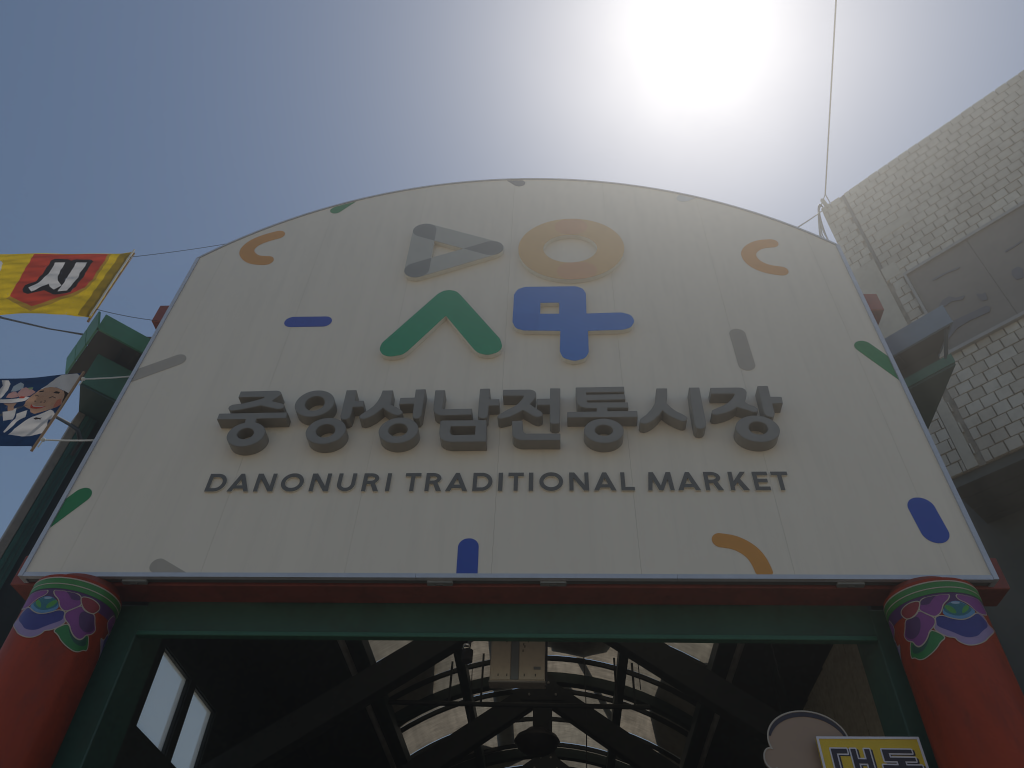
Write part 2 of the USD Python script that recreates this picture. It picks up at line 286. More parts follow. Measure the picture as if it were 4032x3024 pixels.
DATA = json.loads(r'''{"HANGUL":[{"n":"jung","p":[[[-2.648,7.072],[-2.277,7.078],[-2.252,7.074],[-2.23,7.058],[-2.215,7.031],[-2.222,7.009],[-2.25,6.973],[-2.289,6.929],[-2.225,6.91],[-2.173,6.894],[-2.149,6.876],[-2.141,6.853],[-2.148,6.826],[-2.175,6.815],[-2.209,6.815],[-2.294,6.84],[-2.385,6.867],[-2.467,6.842],[-2.588,6.808],[-2.659,6.798],[-2.689,6.812],[-2.707,6.836],[-2.704,6.862],[-2.68,6.883],[-2.639,6.893],[-2.571,6.901],[-2.492,6.928],[-2.413,6.96],[-2.36,6.985],[-2.508,6.986],[-2.648,6.983]],[[-2.776,6.763],[-2.089,6.773],[-2.086,6.692],[-2.377,6.687],[-2.377,6.649],[-2.366,6.61],[-2.471,6.611],[-2.483,6.648],[-2.486,6.68],[-2.774,6.681]]],"e":[[[-2.426,6.486,0.184,0.159],[-2.433,6.494,0.079,0.069]]]},{"n":"ang","p":[[[-1.56,7.074],[-1.458,7.076],[-1.441,6.921],[-1.357,6.923],[-1.348,6.839],[-1.452,6.832],[-1.451,6.742],[-1.458,6.691],[-1.487,6.668],[-1.521,6.666],[-1.544,6.686],[-1.553,6.715]]],"e":[[[-1.846,6.891,0.197,0.185],[-1.844,6.891,0.097,0.098]],[[-1.657,6.523,0.193,0.17],[-1.659,6.523,0.092,0.083]]]},{"n":"seong","p":[[[-1.192,7.065],[-1.086,7.067],[-1.08,6.925],[-1.078,6.869],[-1.057,6.854],[-1.015,6.83],[-0.973,6.797],[-0.95,6.771],[-0.948,6.748],[-0.967,6.725],[-0.995,6.714],[-1.039,6.732],[-1.091,6.767],[-1.15,6.821],[-1.171,6.791],[-1.216,6.734],[-1.272,6.689],[-1.319,6.669],[-1.355,6.681],[-1.369,6.704],[-1.359,6.73],[-1.327,6.764],[-1.291,6.798],[-1.248,6.85],[-1.217,6.921],[-1.198,6.996]],[[-0.857,7.074],[-0.756,7.079],[-0.758,6.712],[-0.776,6.675],[-0.809,6.67],[-0.833,6.681],[-0.844,6.713],[-0.851,6.872],[-0.997,6.865],[-0.999,6.957],[-0.854,6.961]]],"e":[[[-0.955,6.523,0.19,0.167],[-0.96,6.527,0.092,0.081]]]},{"n":"nam","p":[[[-0.659,7.061],[-0.56,7.062],[-0.56,6.798],[-0.271,6.801],[-0.271,6.718],[-0.539,6.708],[-0.581,6.712],[-0.616,6.733],[-0.642,6.762],[-0.65,6.797],[-0.655,6.92]],[[-0.211,7.074],[-0.11,7.077],[-0.11,6.927],[-0.011,6.929],[-0.01,6.838],[-0.111,6.836],[-0.113,6.704],[-0.122,6.679],[-0.154,6.664],[-0.188,6.674],[-0.208,6.7],[-0.21,6.734]]],"r":[[[-0.565,6.639],[-0.541,6.647],[-0.122,6.649],[-0.109,6.37],[-0.441,6.367],[-0.495,6.381],[-0.53,6.405],[-0.55,6.432],[-0.561,6.481]],[[-0.457,6.565],[-0.222,6.566],[-0.221,6.462],[-0.417,6.458],[-0.446,6.467],[-0.461,6.497]]],"e":[]},{"n":"jeon","p":[[[0.02,7.057],[0.292,7.057],[0.322,7.046],[0.343,7.025],[0.35,6.998],[0.344,6.942],[0.291,6.854],[0.346,6.802],[0.4,6.755],[0.416,6.726],[0.409,6.695],[0.38,6.679],[0.355,6.679],[0.314,6.702],[0.264,6.745],[0.224,6.773],[0.181,6.74],[0.101,6.685],[0.015,6.659],[-0.01,6.669],[-0.02,6.692],[-0.008,6.72],[0.056,6.77],[0.129,6.821],[0.178,6.867],[0.214,6.926],[0.23,6.967],[0.021,6.97]],[[0.487,7.073],[0.588,7.071],[0.578,6.612],[0.567,6.59],[0.531,6.585],[0.502,6.591],[0.483,6.613],[0.484,6.839],[0.358,6.839],[0.357,6.928],[0.486,6.927]],[[0.123,6.633],[0.225,6.638],[0.23,6.512],[0.243,6.484],[0.265,6.47],[0.582,6.47],[0.58,6.382],[0.211,6.385],[0.175,6.399],[0.146,6.423],[0.131,6.453]]],"e":[]},{"n":"tong","p":[[[0.74,7.081],[1.216,7.085],[1.216,7.007],[0.84,7.004],[0.842,6.978],[1.217,6.981],[1.218,6.904],[0.843,6.895],[0.848,6.871],[1.238,6.87],[1.239,6.792],[1.036,6.793],[1.036,6.753],[1.319,6.753],[1.317,6.668],[0.651,6.669],[0.65,6.745],[0.933,6.749],[0.935,6.788],[0.866,6.79],[0.825,6.793],[0.784,6.811],[0.758,6.837],[0.745,6.872]]],"e":[[[0.988,6.499,0.185,0.156],[0.988,6.504,0.084,0.067]]]},{"n":"si","p":[[[1.529,7.056],[1.635,7.056],[1.625,6.948],[1.608,6.855],[1.646,6.792],[1.685,6.746],[1.737,6.709],[1.773,6.675],[1.781,6.655],[1.773,6.627],[1.748,6.608],[1.725,6.609],[1.672,6.64],[1.613,6.685],[1.574,6.73],[1.557,6.756],[1.518,6.691],[1.463,6.631],[1.412,6.593],[1.374,6.579],[1.339,6.591],[1.329,6.616],[1.34,6.649],[1.402,6.704],[1.457,6.777],[1.498,6.862],[1.516,6.926]],[[1.847,7.063],[1.949,7.062],[1.946,6.765],[1.946,6.587],[1.939,6.549],[1.915,6.52],[1.882,6.51],[1.852,6.52],[1.838,6.55],[1.837,6.599],[1.837,6.824]]],"e":[]},{"n":"jang","p":[[[2.052,7.056],[2.327,7.057],[2.363,7.05],[2.387,7.026],[2.393,6.99],[2.381,6.938],[2.352,6.86],[2.39,6.822],[2.434,6.799],[2.458,6.77],[2.457,6.748],[2.436,6.723],[2.403,6.719],[2.36,6.746],[2.312,6.766],[2.264,6.79],[2.208,6.745],[2.142,6.712],[2.059,6.688],[2.028,6.694],[2.015,6.719],[2.024,6.753],[2.073,6.781],[2.139,6.814],[2.199,6.859],[2.244,6.911],[2.276,6.967],[2.049,6.969]],[[2.51,7.075],[2.611,7.075],[2.607,6.926],[2.712,6.923],[2.705,6.834],[2.604,6.83],[2.602,6.707],[2.588,6.668],[2.564,6.649],[2.531,6.663],[2.507,6.691],[2.503,6.759]]],"e":[[[2.405,6.511,0.2,0.168],[2.413,6.519,0.088,0.079]]]}],"ENG":[["D",-2.676,-2.501],["A",-2.467,-2.27],["N",-2.221,-2.044],["O",-1.983,-1.776],["N",-1.707,-1.53],["U",-1.459,-1.294],["R",-1.224,-1.071],["I",-1.006,-0.97],["T",-0.838,-0.697],["R",-0.647,-0.498],["A",-0.458,-0.263],["D",-0.215,-0.039],["I",0.016,0.054],["T",0.105,0.244],["I",0.292,0.33],["O",0.387,0.599],["N",0.656,0.829],["A",0.875,1.07],["L",1.117,1.234],["M",1.352,1.582],["A",1.616,1.811],["R",1.857,2.01],["K",2.075,2.235],["E",2.288,2.419],["T",2.452,2.596]],"TRI":[[-1.118,10.079],[-1.121,9.188],[-0.236,9.628],[-1.271,10.085],[-0.965,10.073],[-1.275,9.142],[-0.955,9.202],[-0.086,9.607]],"RING":[[0.762,9.617,0.654,0.651],[0.738,9.58,0.33,0.284]],"RINGMARK":[[0.754,10.069],[0.783,9.133]],"SIOT":[[-1.346,7.761],[-1.335,7.862],[-0.806,8.724],[-0.747,8.775],[-0.676,8.791],[-0.592,8.757],[-0.537,8.678],[-0.049,7.903],[-0.022,7.791],[-0.04,7.703],[-0.169,7.644],[-0.274,7.685],[-0.321,7.741],[-0.679,8.317],[-1.032,7.733],[-1.083,7.672],[-1.212,7.642],[-1.298,7.672]],"MU":[[[0.076,8.674],[0.113,8.777],[0.2,8.821],[0.791,8.818],[0.869,8.768],[0.9,8.677],[0.893,8.315],[1.28,8.325],[1.383,8.279],[1.412,8.172],[1.366,8.067],[1.275,8.03],[0.899,8.02],[0.894,7.674],[0.858,7.584],[0.742,7.538],[0.622,7.589],[0.591,7.691],[0.6,8.027],[0.201,8.042],[0.11,8.084],[0.074,8.191]],[[0.381,8.521],[0.593,8.52],[0.591,8.318],[0.379,8.323]]],"CONF":[["dark",[[0.068,11.296],[-0.115,11.511]],0.083],["green",[[-2.417,10.697],[-2.157,11.088]],0.079],["orange",[[-3.078,10.124],[-3.226,10.052],[-3.345,9.953],[-3.399,9.82],[-3.38,9.708],[-3.274,9.584],[-3.155,9.548],[-3.078,9.545]],0.094],["blue",[[-2.45,8.321],[-2.081,8.321]],0.09],["tan",[[-3.568,7.702],[-4.053,7.406]],0.087],["green",[[-3.828,5.853],[-4.062,5.507]],0.09],["tan",[[-2.831,5.113],[-2.419,4.893]],0.068],["blue",[[-0.208,5.301],[-0.196,4.86]],0.088],["orange",[[1.901,5.373],[2.027,5.351],[2.143,5.261],[2.193,5.138],[2.213,4.959]],0.07],["blue",[[3.647,5.698],[3.669,5.458]],0.113],["green",[[3.759,7.773],[4.071,7.262]],0.092],["orange",[[3.203,9.699],[3.054,9.685],[2.924,9.579],[2.876,9.447],[2.922,9.28],[3.047,9.167],[3.198,9.126]],0.088],["tan",[[2.501,8.002],[2.51,7.518]],0.086],["grey",[[2.273,10.795],[2.404,10.871]],0.088]],"BANDZ":[4.869,4.843,4.797,4.759],"PETALS":[["purple",[[-0.078,4.736],[-0.078,4.692],[-0.291,4.663],[-0.419,4.605],[-0.613,4.597],[-0.9,4.637],[-0.676,4.757],[-0.344,4.748]]],["purple",[[0.034,4.737],[0.103,4.693],[0.253,4.658],[0.326,4.607],[0.414,4.581],[0.508,4.571],[0.643,4.611],[0.755,4.658],[0.695,4.687],[0.667,4.721],[0.523,4.738],[0.258,4.742]]],["plum",[[0.275,4.743],[0.435,4.704],[0.509,4.673],[0.695,4.687],[0.667,4.721],[0.523,4.738]]],["crimson",[[0.667,4.721],[0.703,4.681],[0.813,4.636],[0.948,4.62],[1.075,4.626],[1.15,4.657],[1.183,4.693],[1.103,4.72],[0.878,4.735]]],["lilac",[[-0.9,4.513],[-0.646,4.514],[-0.613,4.597],[-0.419,4.605],[-0.191,4.549],[0.013,4.524],[0.215,4.543],[0.356,4.577],[0.508,4.571],[0.523,4.529],[0.622,4.486],[0.425,4.408],[0.273,4.395],[0.265,4.374],[0.185,4.346],[0.078,4.33],[-0.087,4.336],[-0.313,4.371],[-0.448,4.411]]],["navy",[[-0.663,4.52],[-0.548,4.58],[-0.41,4.601],[-0.191,4.549],[0.013,4.524],[0.215,4.543],[0.356,4.577],[0.444,4.571],[0.491,4.562],[0.507,4.528],[0.526,4.498],[0.252,4.432],[0.117,4.396],[-0.029,4.391],[-0.203,4.408],[-0.337,4.449]]],["sky",[[-0.428,4.609],[-0.204,4.556],[0.003,4.531],[0.18,4.542],[0.335,4.579],[0.301,4.62],[0.145,4.668],[-0.056,4.685],[-0.201,4.666],[-0.303,4.641]]],["teal",[[-0.335,4.617],[-0.107,4.565],[0.084,4.557],[0.236,4.584],[0.292,4.612],[0.249,4.647],[0.13,4.666],[-0.045,4.677],[-0.195,4.662],[-0.295,4.637]]],["leaf",[[-0.288,4.633],[-0.264,4.661],[-0.117,4.627],[-0.039,4.575],[-0.148,4.591]]],["leaf",[[0.06,4.575],[0.049,4.611],[0.15,4.65],[0.249,4.647],[0.232,4.617],[0.161,4.585]]],["pale",[[-0.114,4.667],[-0.045,4.677],[0.094,4.671],[0.064,4.657],[-0.054,4.655]]],["purple",[[0.759,4.655],[0.614,4.604],[0.507,4.564],[0.523,4.529],[0.595,4.501],[0.707,4.478],[0.77,4.444],[0.883,4.41],[1.023,4.399],[1.102,4.422],[1.129,4.458],[1.26,4.48],[1.326,4.531],[1.224,4.563],[1.123,4.634],[0.953,4.617],[0.821,4.63]]],["plum",[[0.785,4.589],[0.862,4.621],[0.975,4.617],[1.105,4.629],[1.207,4.56],[1.281,4.523],[1.195,4.486],[1.043,4.469],[0.88,4.501]]],["green",[[0.425,4.408],[0.634,4.484],[0.714,4.472],[0.774,4.441],[0.887,4.407],[1.027,4.396],[1.104,4.421],[1.132,4.456],[1.202,4.466],[1.356,4.359],[1.223,4.347],[1.147,4.318],[1.011,4.304],[0.804,4.323],[0.654,4.354],[0.584,4.381]]],["darkgreen",[[0.674,4.467],[0.773,4.437],[0.891,4.404],[1.029,4.395],[1.121,4.425],[1.181,4.449],[1.263,4.385],[1.105,4.359],[0.897,4.37]]]],"YB":{"cloth":[[-6.709,9.33],[-6.298,9.337],[-5.478,9.343],[-4.789,9.356],[-4.633,9.392],[-4.617,9.402],[-4.611,8.752],[-4.605,8.186],[-4.611,8.106],[-4.694,8.137],[-4.787,8.145],[-4.935,8.177],[-5.163,8.186],[-5.383,8.176],[-5.669,8.149],[-6.021,8.106]],"hem":[[-4.773,9.356],[-4.646,9.383],[-4.636,8.13],[-4.789,8.165]],"edge":[[-4.629,9.392],[-4.61,9.395],[-4.602,8.129],[-4.628,8.129]],"red":[[-5.846,9.324],[-5.474,9.336],[-4.923,9.344],[-4.919,9.182],[-4.907,8.843],[-4.926,8.656],[-4.982,8.608],[-5.18,8.457],[-5.385,8.315],[-5.496,8.37],[-5.59,8.42],[-5.729,8.496],[-5.773,8.793],[-5.833,9.199]],"shade":[[-5.729,8.496],[-5.59,8.42],[-5.496,8.37],[-5.385,8.315],[-5.18,8.457],[-4.982,8.608],[-4.926,8.656],[-4.907,8.843],[-4.923,9.344],[-4.883,9.346],[-4.87,8.829],[-4.891,8.63],[-4.944,8.559],[-5.144,8.397],[-5.359,8.233],[-5.498,8.3],[-5.765,8.461]],"black":[[-5.569,9.19],[-5.539,9.229],[-5.375,9.228],[-5.324,9.195],[-5.281,9.234],[-5.105,9.239],[-5.055,9.2],[-5.052,9.12],[-5.039,8.911],[-5.039,8.684],[-5.064,8.586],[-5.233,8.536],[-5.386,8.614],[-5.529,8.526],[-5.596,8.553],[-5.639,8.615],[-5.648,8.701],[-5.565,8.787],[-5.543,8.888],[-5.566,9.083]],"w1":[[-5.507,9.154],[-5.379,9.157],[-5.371,9.012],[-5.346,8.882],[-5.3,8.791],[-5.221,8.708],[-5.277,8.629],[-5.348,8.68],[-5.395,8.744],[-5.517,8.581],[-5.587,8.65],[-5.52,8.76],[-5.485,8.867],[-5.482,8.976]],"w2":[[-5.244,9.162],[-5.113,9.166],[-5.105,9.075],[-5.113,8.952],[-5.092,8.836],[-5.111,8.612],[-5.219,8.597],[-5.217,8.708],[-5.212,8.789],[-5.234,8.904],[-5.234,9.007]],"w3":[[-6.307,9.214],[-6.196,9.191],[-6.139,9.128],[-6.101,8.995],[-6.138,8.945]]},"CHEF":[["cloth","navy",[[-5.342,7.113],[-5.129,7.129],[-4.543,7.174],[-4.343,7.194],[-4.272,7.2],[-4.307,6.165],[-4.344,6.21],[-4.645,6.216],[-4.85,6.221]]],["hat","white",[[-4.633,6.974],[-4.59,7.041],[-4.553,7.135],[-4.499,7.173],[-4.342,7.19],[-4.296,7.151],[-4.278,7.074],[-4.288,6.977],[-4.297,6.903],[-4.386,6.956],[-4.469,6.994],[-4.546,7.006]]],["hair","hair",[[-4.381,6.956],[-4.297,6.903],[-4.291,6.751],[-4.314,6.744],[-4.32,6.83]]],["neck","skin",[[-4.607,6.705],[-4.519,6.676],[-4.432,6.671],[-4.529,6.634],[-4.577,6.655]]],["face","skin",[[-4.642,6.959],[-4.595,6.996],[-4.529,7.006],[-4.455,6.986],[-4.378,6.948],[-4.343,6.896],[-4.317,6.83],[-4.31,6.758],[-4.338,6.716],[-4.381,6.695],[-4.432,6.671],[-4.517,6.672],[-4.602,6.694],[-4.682,6.738],[-4.698,6.749],[-4.71,6.814],[-4.683,6.857],[-4.665,6.908]]],["cheek","blush",[[-4.335,6.823],[-4.371,6.809],[-4.385,6.759],[-4.377,6.709],[-4.338,6.716],[-4.313,6.758]]],["brow","hair",[[-4.635,6.933],[-4.624,6.955],[-4.588,6.959],[-4.584,6.94]]],["brow","hair",[[-4.478,6.927],[-4.459,6.949],[-4.409,6.934],[-4.405,6.904],[-4.447,6.912]]],["eye","hair",[[-4.639,6.877],[-4.624,6.889],[-4.593,6.87],[-4.592,6.863],[-4.619,6.879],[-4.631,6.869]]],["eye","hair",[[-4.48,6.847],[-4.451,6.865],[-4.403,6.842],[-4.4,6.831],[-4.446,6.854],[-4.471,6.838]]],["nostril","hair",[[-4.623,6.812],[-4.614,6.82],[-4.596,6.811],[-4.606,6.804]]],["nostril","hair",[[-4.553,6.794],[-4.544,6.803],[-4.524,6.795],[-4.536,6.787]]],["nose","hair",[[-4.511,6.818],[-4.503,6.818],[-4.491,6.791],[-4.504,6.781],[-4.509,6.788],[-4.5,6.796]]],["mouth","red",[[-4.633,6.773],[-4.612,6.758],[-4.563,6.743],[-4.472,6.742],[-4.458,6.747],[-4.494,6.711],[-4.541,6.701],[-4.595,6.712],[-4.62,6.726]]],["teeth","white",[[-4.619,6.761],[-4.563,6.743],[-4.476,6.739],[-4.513,6.729],[-4.591,6.737]]],["coat","white",[[-4.651,6.363],[-4.636,6.443],[-4.53,6.592],[-4.429,6.654],[-4.386,6.685],[-4.351,6.667],[-4.313,6.624],[-4.324,6.555],[-4.345,6.555],[-4.309,6.46],[-4.32,6.376],[-4.425,6.341],[-4.505,6.338]]],["lapel","white",[[-4.724,6.403],[-4.721,6.477],[-4.684,6.566],[-4.709,6.636],[-4.623,6.684],[-4.598,6.593],[-4.652,6.524],[-4.706,6.39]]],["cuff","white",[[-4.867,6.666],[-4.823,6.672],[-4.749,6.714],[-4.718,6.622],[-4.706,6.559],[-4.797,6.543]]],["hand","skin",[[-4.818,6.672],[-4.852,6.744],[-4.922,6.78],[-4.795,6.793],[-4.787,6.736],[-4.764,6.686]]],["plate","white",[[-4.993,6.843],[-4.82,6.851],[-4.734,6.872],[-4.683,6.857],[-4.719,6.821],[-4.844,6.794],[-4.964,6.788]]],["flower","pink",[[-4.941,6.868],[-4.932,6.912],[-4.902,6.948],[-4.866,6.94],[-4.815,6.873],[-4.878,6.859]]],["flower","paleblue",[[-4.932,6.949],[-4.937,7.016],[-4.891,7.076],[-4.871,7.068],[-4.837,7.045],[-4.825,6.999],[-4.861,6.962],[-4.88,6.948]]],["flower","pink",[[-4.845,6.91],[-4.838,6.992],[-4.801,7.006],[-4.721,6.975],[-4.664,6.937],[-4.694,6.879],[-4.77,6.858],[-4.81,6.873]]],["petal","red",[[-4.798,6.851],[-4.792,6.88],[-4.734,6.872],[-4.744,6.85]]],["leaf","leaf",[[-4.776,6.999],[-4.727,7.009],[-4.717,6.979],[-4.753,6.976]]],["glyph","white",[[-5.098,7.102],[-5.025,7.101],[-4.985,7.054],[-4.973,6.979],[-4.973,6.897],[-4.993,6.854],[-5.061,6.98],[-5.056,7.033]]],["emblem","hair",[[-4.502,6.567],[-4.484,6.585],[-4.447,6.574],[-4.422,6.58],[-4.429,6.563],[-4.42,6.549],[-4.446,6.56],[-4.472,6.55]]]],"ROPE":[[-4.582,-0.3,9.244],[-4.61,-0.3,8.249],[-4.235,-0.3,7.1],[-4.258,-0.3,6.28]],"ROPEEND":[[-3.745,0.06,10.044],[-4.138,0.06,8.456],[-4.034,0.06,7.519],[-4.05,0.06,6.59]],"WALLSTROKES":[[[-3.306,11.112],[-3.453,11.109],[-3.656,11.065],[-3.757,11.047],[-3.678,11.028],[-3.529,11.066],[-3.347,11.073]],[[-3.214,10.566],[-3.312,10.635],[-3.402,10.635],[-3.457,10.548],[-3.58,10.494],[-3.523,10.447],[-3.467,10.483],[-3.394,10.52],[-3.299,10.505]],[[-3.697,10.429],[-3.762,10.357],[-3.805,10.359],[-3.78,10.217],[-3.717,10.246],[-3.702,10.314]],[[-2.969,9.815],[-3.147,10.01],[-3.232,10.098],[-3.203,10.203],[-3.331,10.175],[-3.512,10.155],[-3.722,10.134],[-3.756,10.076],[-3.718,10.004],[-3.465,10.036],[-3.29,10.024],[-3.158,9.948]],[[-4.211,10.481],[-4.294,10.485],[-4.322,10.401],[-4.275,10.253],[-4.19,10.278],[-4.177,10.401]],[[-4.274,10.869],[-4.406,10.867],[-4.525,10.894],[-4.507,10.852],[-4.377,10.838],[-4.277,10.836]]]}''')

# ------------------------------------------------------------------ ground
obj('ground', trimesh.Trimesh(np.array([[-150, -150, 0], [150, -150, 0], [150, 150, 0], [-150, 150, 0]], float), np.array([[0, 1, 2], [0, 2, 3]]), process=False), M['paving'], kind='structure')

# ------------------------------------------------------------------ the big sign
R_ARC, ZB, ZC, ZT = 5.36, 5.0, 9.63, 11.42
a = np.linspace(-math.asin(4 / R_ARC), math.asin(4 / R_ARC), 65)
arc = [(R_ARC * math.sin(t), ZT - R_ARC + R_ARC * math.cos(t)) for t in a]
outline = Polygon([(4.0, ZB), (-4.0, ZB)] + arc)
sign = thing('market_sign', 'huge pale arch-topped market sign board with Korean and English lettering over the gate', 'sign')
inner = outline.buffer(-0.03, join_style=2)
edges = [-4.2, -3.66, -2.44, -1.22, 0.0, 1.22, 2.44, 3.66, 4.2]
for i in range(len(edges) - 1):
    strip = inner.intersection(sbox(edges[i] + .0006, 4, edges[i + 1] - .0006, 12))
    dy = rng.uniform(-.0004, .0004)
    obj('face_panel', ext(strip, 0.0 + dy, 0.025), M['panel'], sign)
obj('back_box', ext(outline.buffer(-.012, join_style=2), 0.027, 0.095), M['back'], sign)
# edge trims, proud of the face
arcring = outline.difference(outline.buffer(-.022, join_style=2)).intersection(sbox(-5, ZC - .02, 5, 12))
obj('arch_trim', ext(arcring, -0.012, 0.1), M['alu'], sign)
for sx in (-1, 1):
    for z0, z1 in ((ZB + .003, 7.4), (7.403, ZC - .25), (ZC - .247, ZC - .021)):
        obj('side_trim', bx(sx * 3.96, sx * 4.0, -0.016, 0.1, z0, z1), M['alu'], sign)
for x0, x1 in ((-3.957, -0.62), (-0.617, 1.5), (1.503, 3.957)):
    obj('bottom_trim', bx(x0, x1, -0.014, 0.03, ZB, ZB + .04), M['alu'], sign)
# small floodlight brackets along the underside
for x in (-3.0, -0.423, 0.505, 2.87):
    pl = sbox(x - .095, .034, x + .095, .062).buffer(.012)
    m = trimesh.creation.extrude_polygon(pl, .022, engine='earcut'); m.apply_translation([0, 0, ZB - .024])
    m2 = bx(x - .03, x + .03, .042, .055, ZB - .034, ZB - .0245)
    o = obj('bracket', m, M['fixture'], sign); obj('slot', m2, M['back'], o)
# Korean letters
for L in DATA['HANGUL']:
    g = [Polygon(p).buffer(0) for p in L['p']]
    if 'r' in L: g.append(Polygon(L['r'][0]).difference(Polygon(L['r'][1])))
    for o_, i_ in L['e']: g.append(ellipse(*o_).difference(ellipse(*i_)))
    shp = soft(union_all(g), .006)
    shp = union_all([p for p in polys(shp)])
    o = obj('letter', ext(shp, -0.126, -0.0015), M['letter'], sign)
    obj('face_plate', ext(shp.buffer(-.004), -0.131, -0.1262), M['letter'], o)
# English letters
Z0, H, T = 5.885, 0.203, 0.0355
def glyph(ch, l, r):
    w = r - l; z1 = Z0 + H
    R = lambda x0, z0, x1, z1_: sbox(x0, z0, x1, z1_)
    if ch == 'I': return R(l, Z0, r, z1)
    if ch == 'T': return union_all([R(l, z1 - T, r, z1), R((l + r - T) / 2, Z0, (l + r + T) / 2, z1)])
    if ch == 'L': return union_all([R(l, Z0, l + T, z1), R(l, Z0, r, Z0 + T)])
    if ch == 'E': return union_all([R(l, Z0, l + T, z1), R(l, Z0, r, Z0 + T), R(l, z1 - T, r, z1), R(l, Z0 + H * .43, r - .01, Z0 + H * .43 + T)])
    if ch == 'O':
        e = ellipse((l + r) / 2, Z0 + H / 2, w / 2, H / 2 + .003); return e.difference(ellipse((l + r) / 2, Z0 + H / 2, w / 2 - T, H / 2 - T))
    if ch == 'D':
        k = w * .45; o = union_all([R(l, Z0, l + k, z1), ellipse(l + k, Z0 + H / 2, w - k, H / 2).intersection(R(l + k - .001, Z0, r, z1))])
        i = union_all([R(l + T, Z0 + T, l + k, z1 - T), ellipse(l + k, Z0 + H / 2, w - k - T, H / 2 - T).intersection(R(l + k - .001, Z0, r, z1))])
        return o.difference(i)
    if ch == 'N': return union_all([R(l, Z0, l + T, z1), R(r - T, Z0, r, z1), Polygon([(l, z1), (l + .045, z1), (r, Z0), (r - .045, Z0)])])
    if ch == 'U':
        k = w / 2; o = union_all([R(l, Z0 + k, r, z1), ellipse((l + r) / 2, Z0 + k, k, k).intersection(R(l, Z0, r, Z0 + k + .001))])
        i = union_all([R(l + T, Z0 + k, r - T, z1 + .1), ellipse((l + r) / 2, Z0 + k, k - T, k - T)]); return o.difference(i)
    if ch == 'A':
        c = (l + r) / 2; s = .042; a_ = .017
        tri = Polygon([(l, Z0), (c - a_, z1), (c + a_, z1), (r, Z0), (r - s, Z0), (c, z1 - .058), (l + s, Z0)])
        f = .27; hw = (w / 2 - a_) * (1 - f) + a_
        return union_all([tri, R(c - hw + .02, Z0 + H * f - .022, c + hw - .02, Z0 + H * f + .012)])
    if ch == 'R':
        zb = Z0 + H * .40; bh = z1 - zb; k = w * .42; ww = w * .93
        o = union_all([R(l, zb, l + k, z1), ellipse(l + k, zb + bh / 2, ww - k, bh / 2).intersection(R(l + k - .001, zb, r, z1))])
        i = union_all([R(l + T, zb + T * .93, l + k, z1 - T), ellipse(l + k, zb + bh / 2, ww - k - T, bh / 2 - T * .95).intersection(R(l + k - .001, zb, r, z1))])
        return union_all([R(l, Z0, l + T, z1), o.difference(i), Polygon([(l + w * .42, zb + .02), (l + w * .70, zb + .02), (r, Z0), (r - .046, Z0)])])
    if ch == 'K':
        return union_all([R(l, Z0, l + T, z1), Polygon([(l + T * .8, Z0 + H * .42), (r - .052, z1), (r - .008, z1), (l + T * .8, Z0 + H * .42 - .055)]).buffer(0), Polygon([(l + w * .36, Z0 + H * .55), (l + w * .60, Z0 + H * .62), (r, Z0), (r - .05, Z0)])])
    if ch == 'M':
        c = (l + r) / 2; q = .022
        return union_all([Polygon([(l, Z0), (l + q - .004, z1), (l + q + .033, z1), (l + T, Z0)]), Polygon([(r, Z0), (r - q + .004, z1), (r - q - .033, z1), (r - T, Z0)]),
                          Polygon([(l + q - .002, z1), (l + q + .036, z1), (c + .018, Z0), (c - .018, Z0)]), Polygon([(r - q + .002, z1), (r - q - .036, z1), (c - .018, Z0), (c + .018, Z0)])])
for ch, l, r in DATA['ENG']:
    g = glyph(ch, l, r)
    o = obj('letter', ext(g, -0.017, -0.0015), M['acryl'], sign)
    obj('face_plate', ext(g.buffer(.0008), -0.0205, -0.0172), M['eng'], o)
# raised emblem in four pieces
def emblem(shp, pieces):
    o = obj('emblem', ext(shp, -0.060, -0.0015), M['acryl'], sign)
    for g, mname in pieces:
        for q in polys(g): obj('colour_face', ext(q, -0.0645, -0.0602), M['v_' + mname], o)
c1, c2, c3 = (-1.118, 10.06), (-1.115, 9.20), (-0.236, 9.628)
rt = 0.152
caps = [capsule([c1, c2], rt), capsule([c1, c3], rt), capsule([c2, c3], rt)]
over = union_all([caps[0].intersection(caps[1]), caps[0].intersection(caps[2]), caps[1].intersection(caps[2])])
tri = union_all(caps)
emblem(tri, [(tri.difference(over), 'steel'), (over, 'slate')])
ring = Point(0.75, 9.605).buffer(.65, quad_segs=24).difference(ellipse(0.74, 9.59, .33, .30))
marks = union_all([capsule([(0.72, 10.07), (0.80, 10.07)], .17), capsule([(0.74, 9.12), (0.88, 9.125)], .17)]).intersection(ring)
emblem(ring, [(ring.difference(marks), 'amber'), (marks, 'coral')])
siot = Polygon(DATA['SIOT']).buffer(.004).buffer(-.124).buffer(.12, quad_segs=16)
emblem(siot, [(siot, 'logogreen')])
mu = Polygon(DATA['MU'][0]).buffer(.006).buffer(-.096).buffer(.09, quad_segs=16).difference(Polygon(DATA['MU'][1]))
low = mu.intersection(sbox(-.3, 7.0, .36, 8.33))
emblem(mu, [(mu.difference(low), 'logoblue'), (low, 'navyblue')])
# printed confetti strokes
face = inner.buffer(-.012, join_style=2)
for col, pts, r in DATA['CONF']:
    g = (capsule(pts, r) if len(pts) == 2 else LineString(chaikin(pts, 3, False)).buffer(r, quad_segs=10)).intersection(face)
    if len(pts) > 2: g = soft(g, .03).intersection(face)
    if polys(g): obj('printed_stroke', ext(g, -0.0032, -0.0014), M['v_' + col], sign)

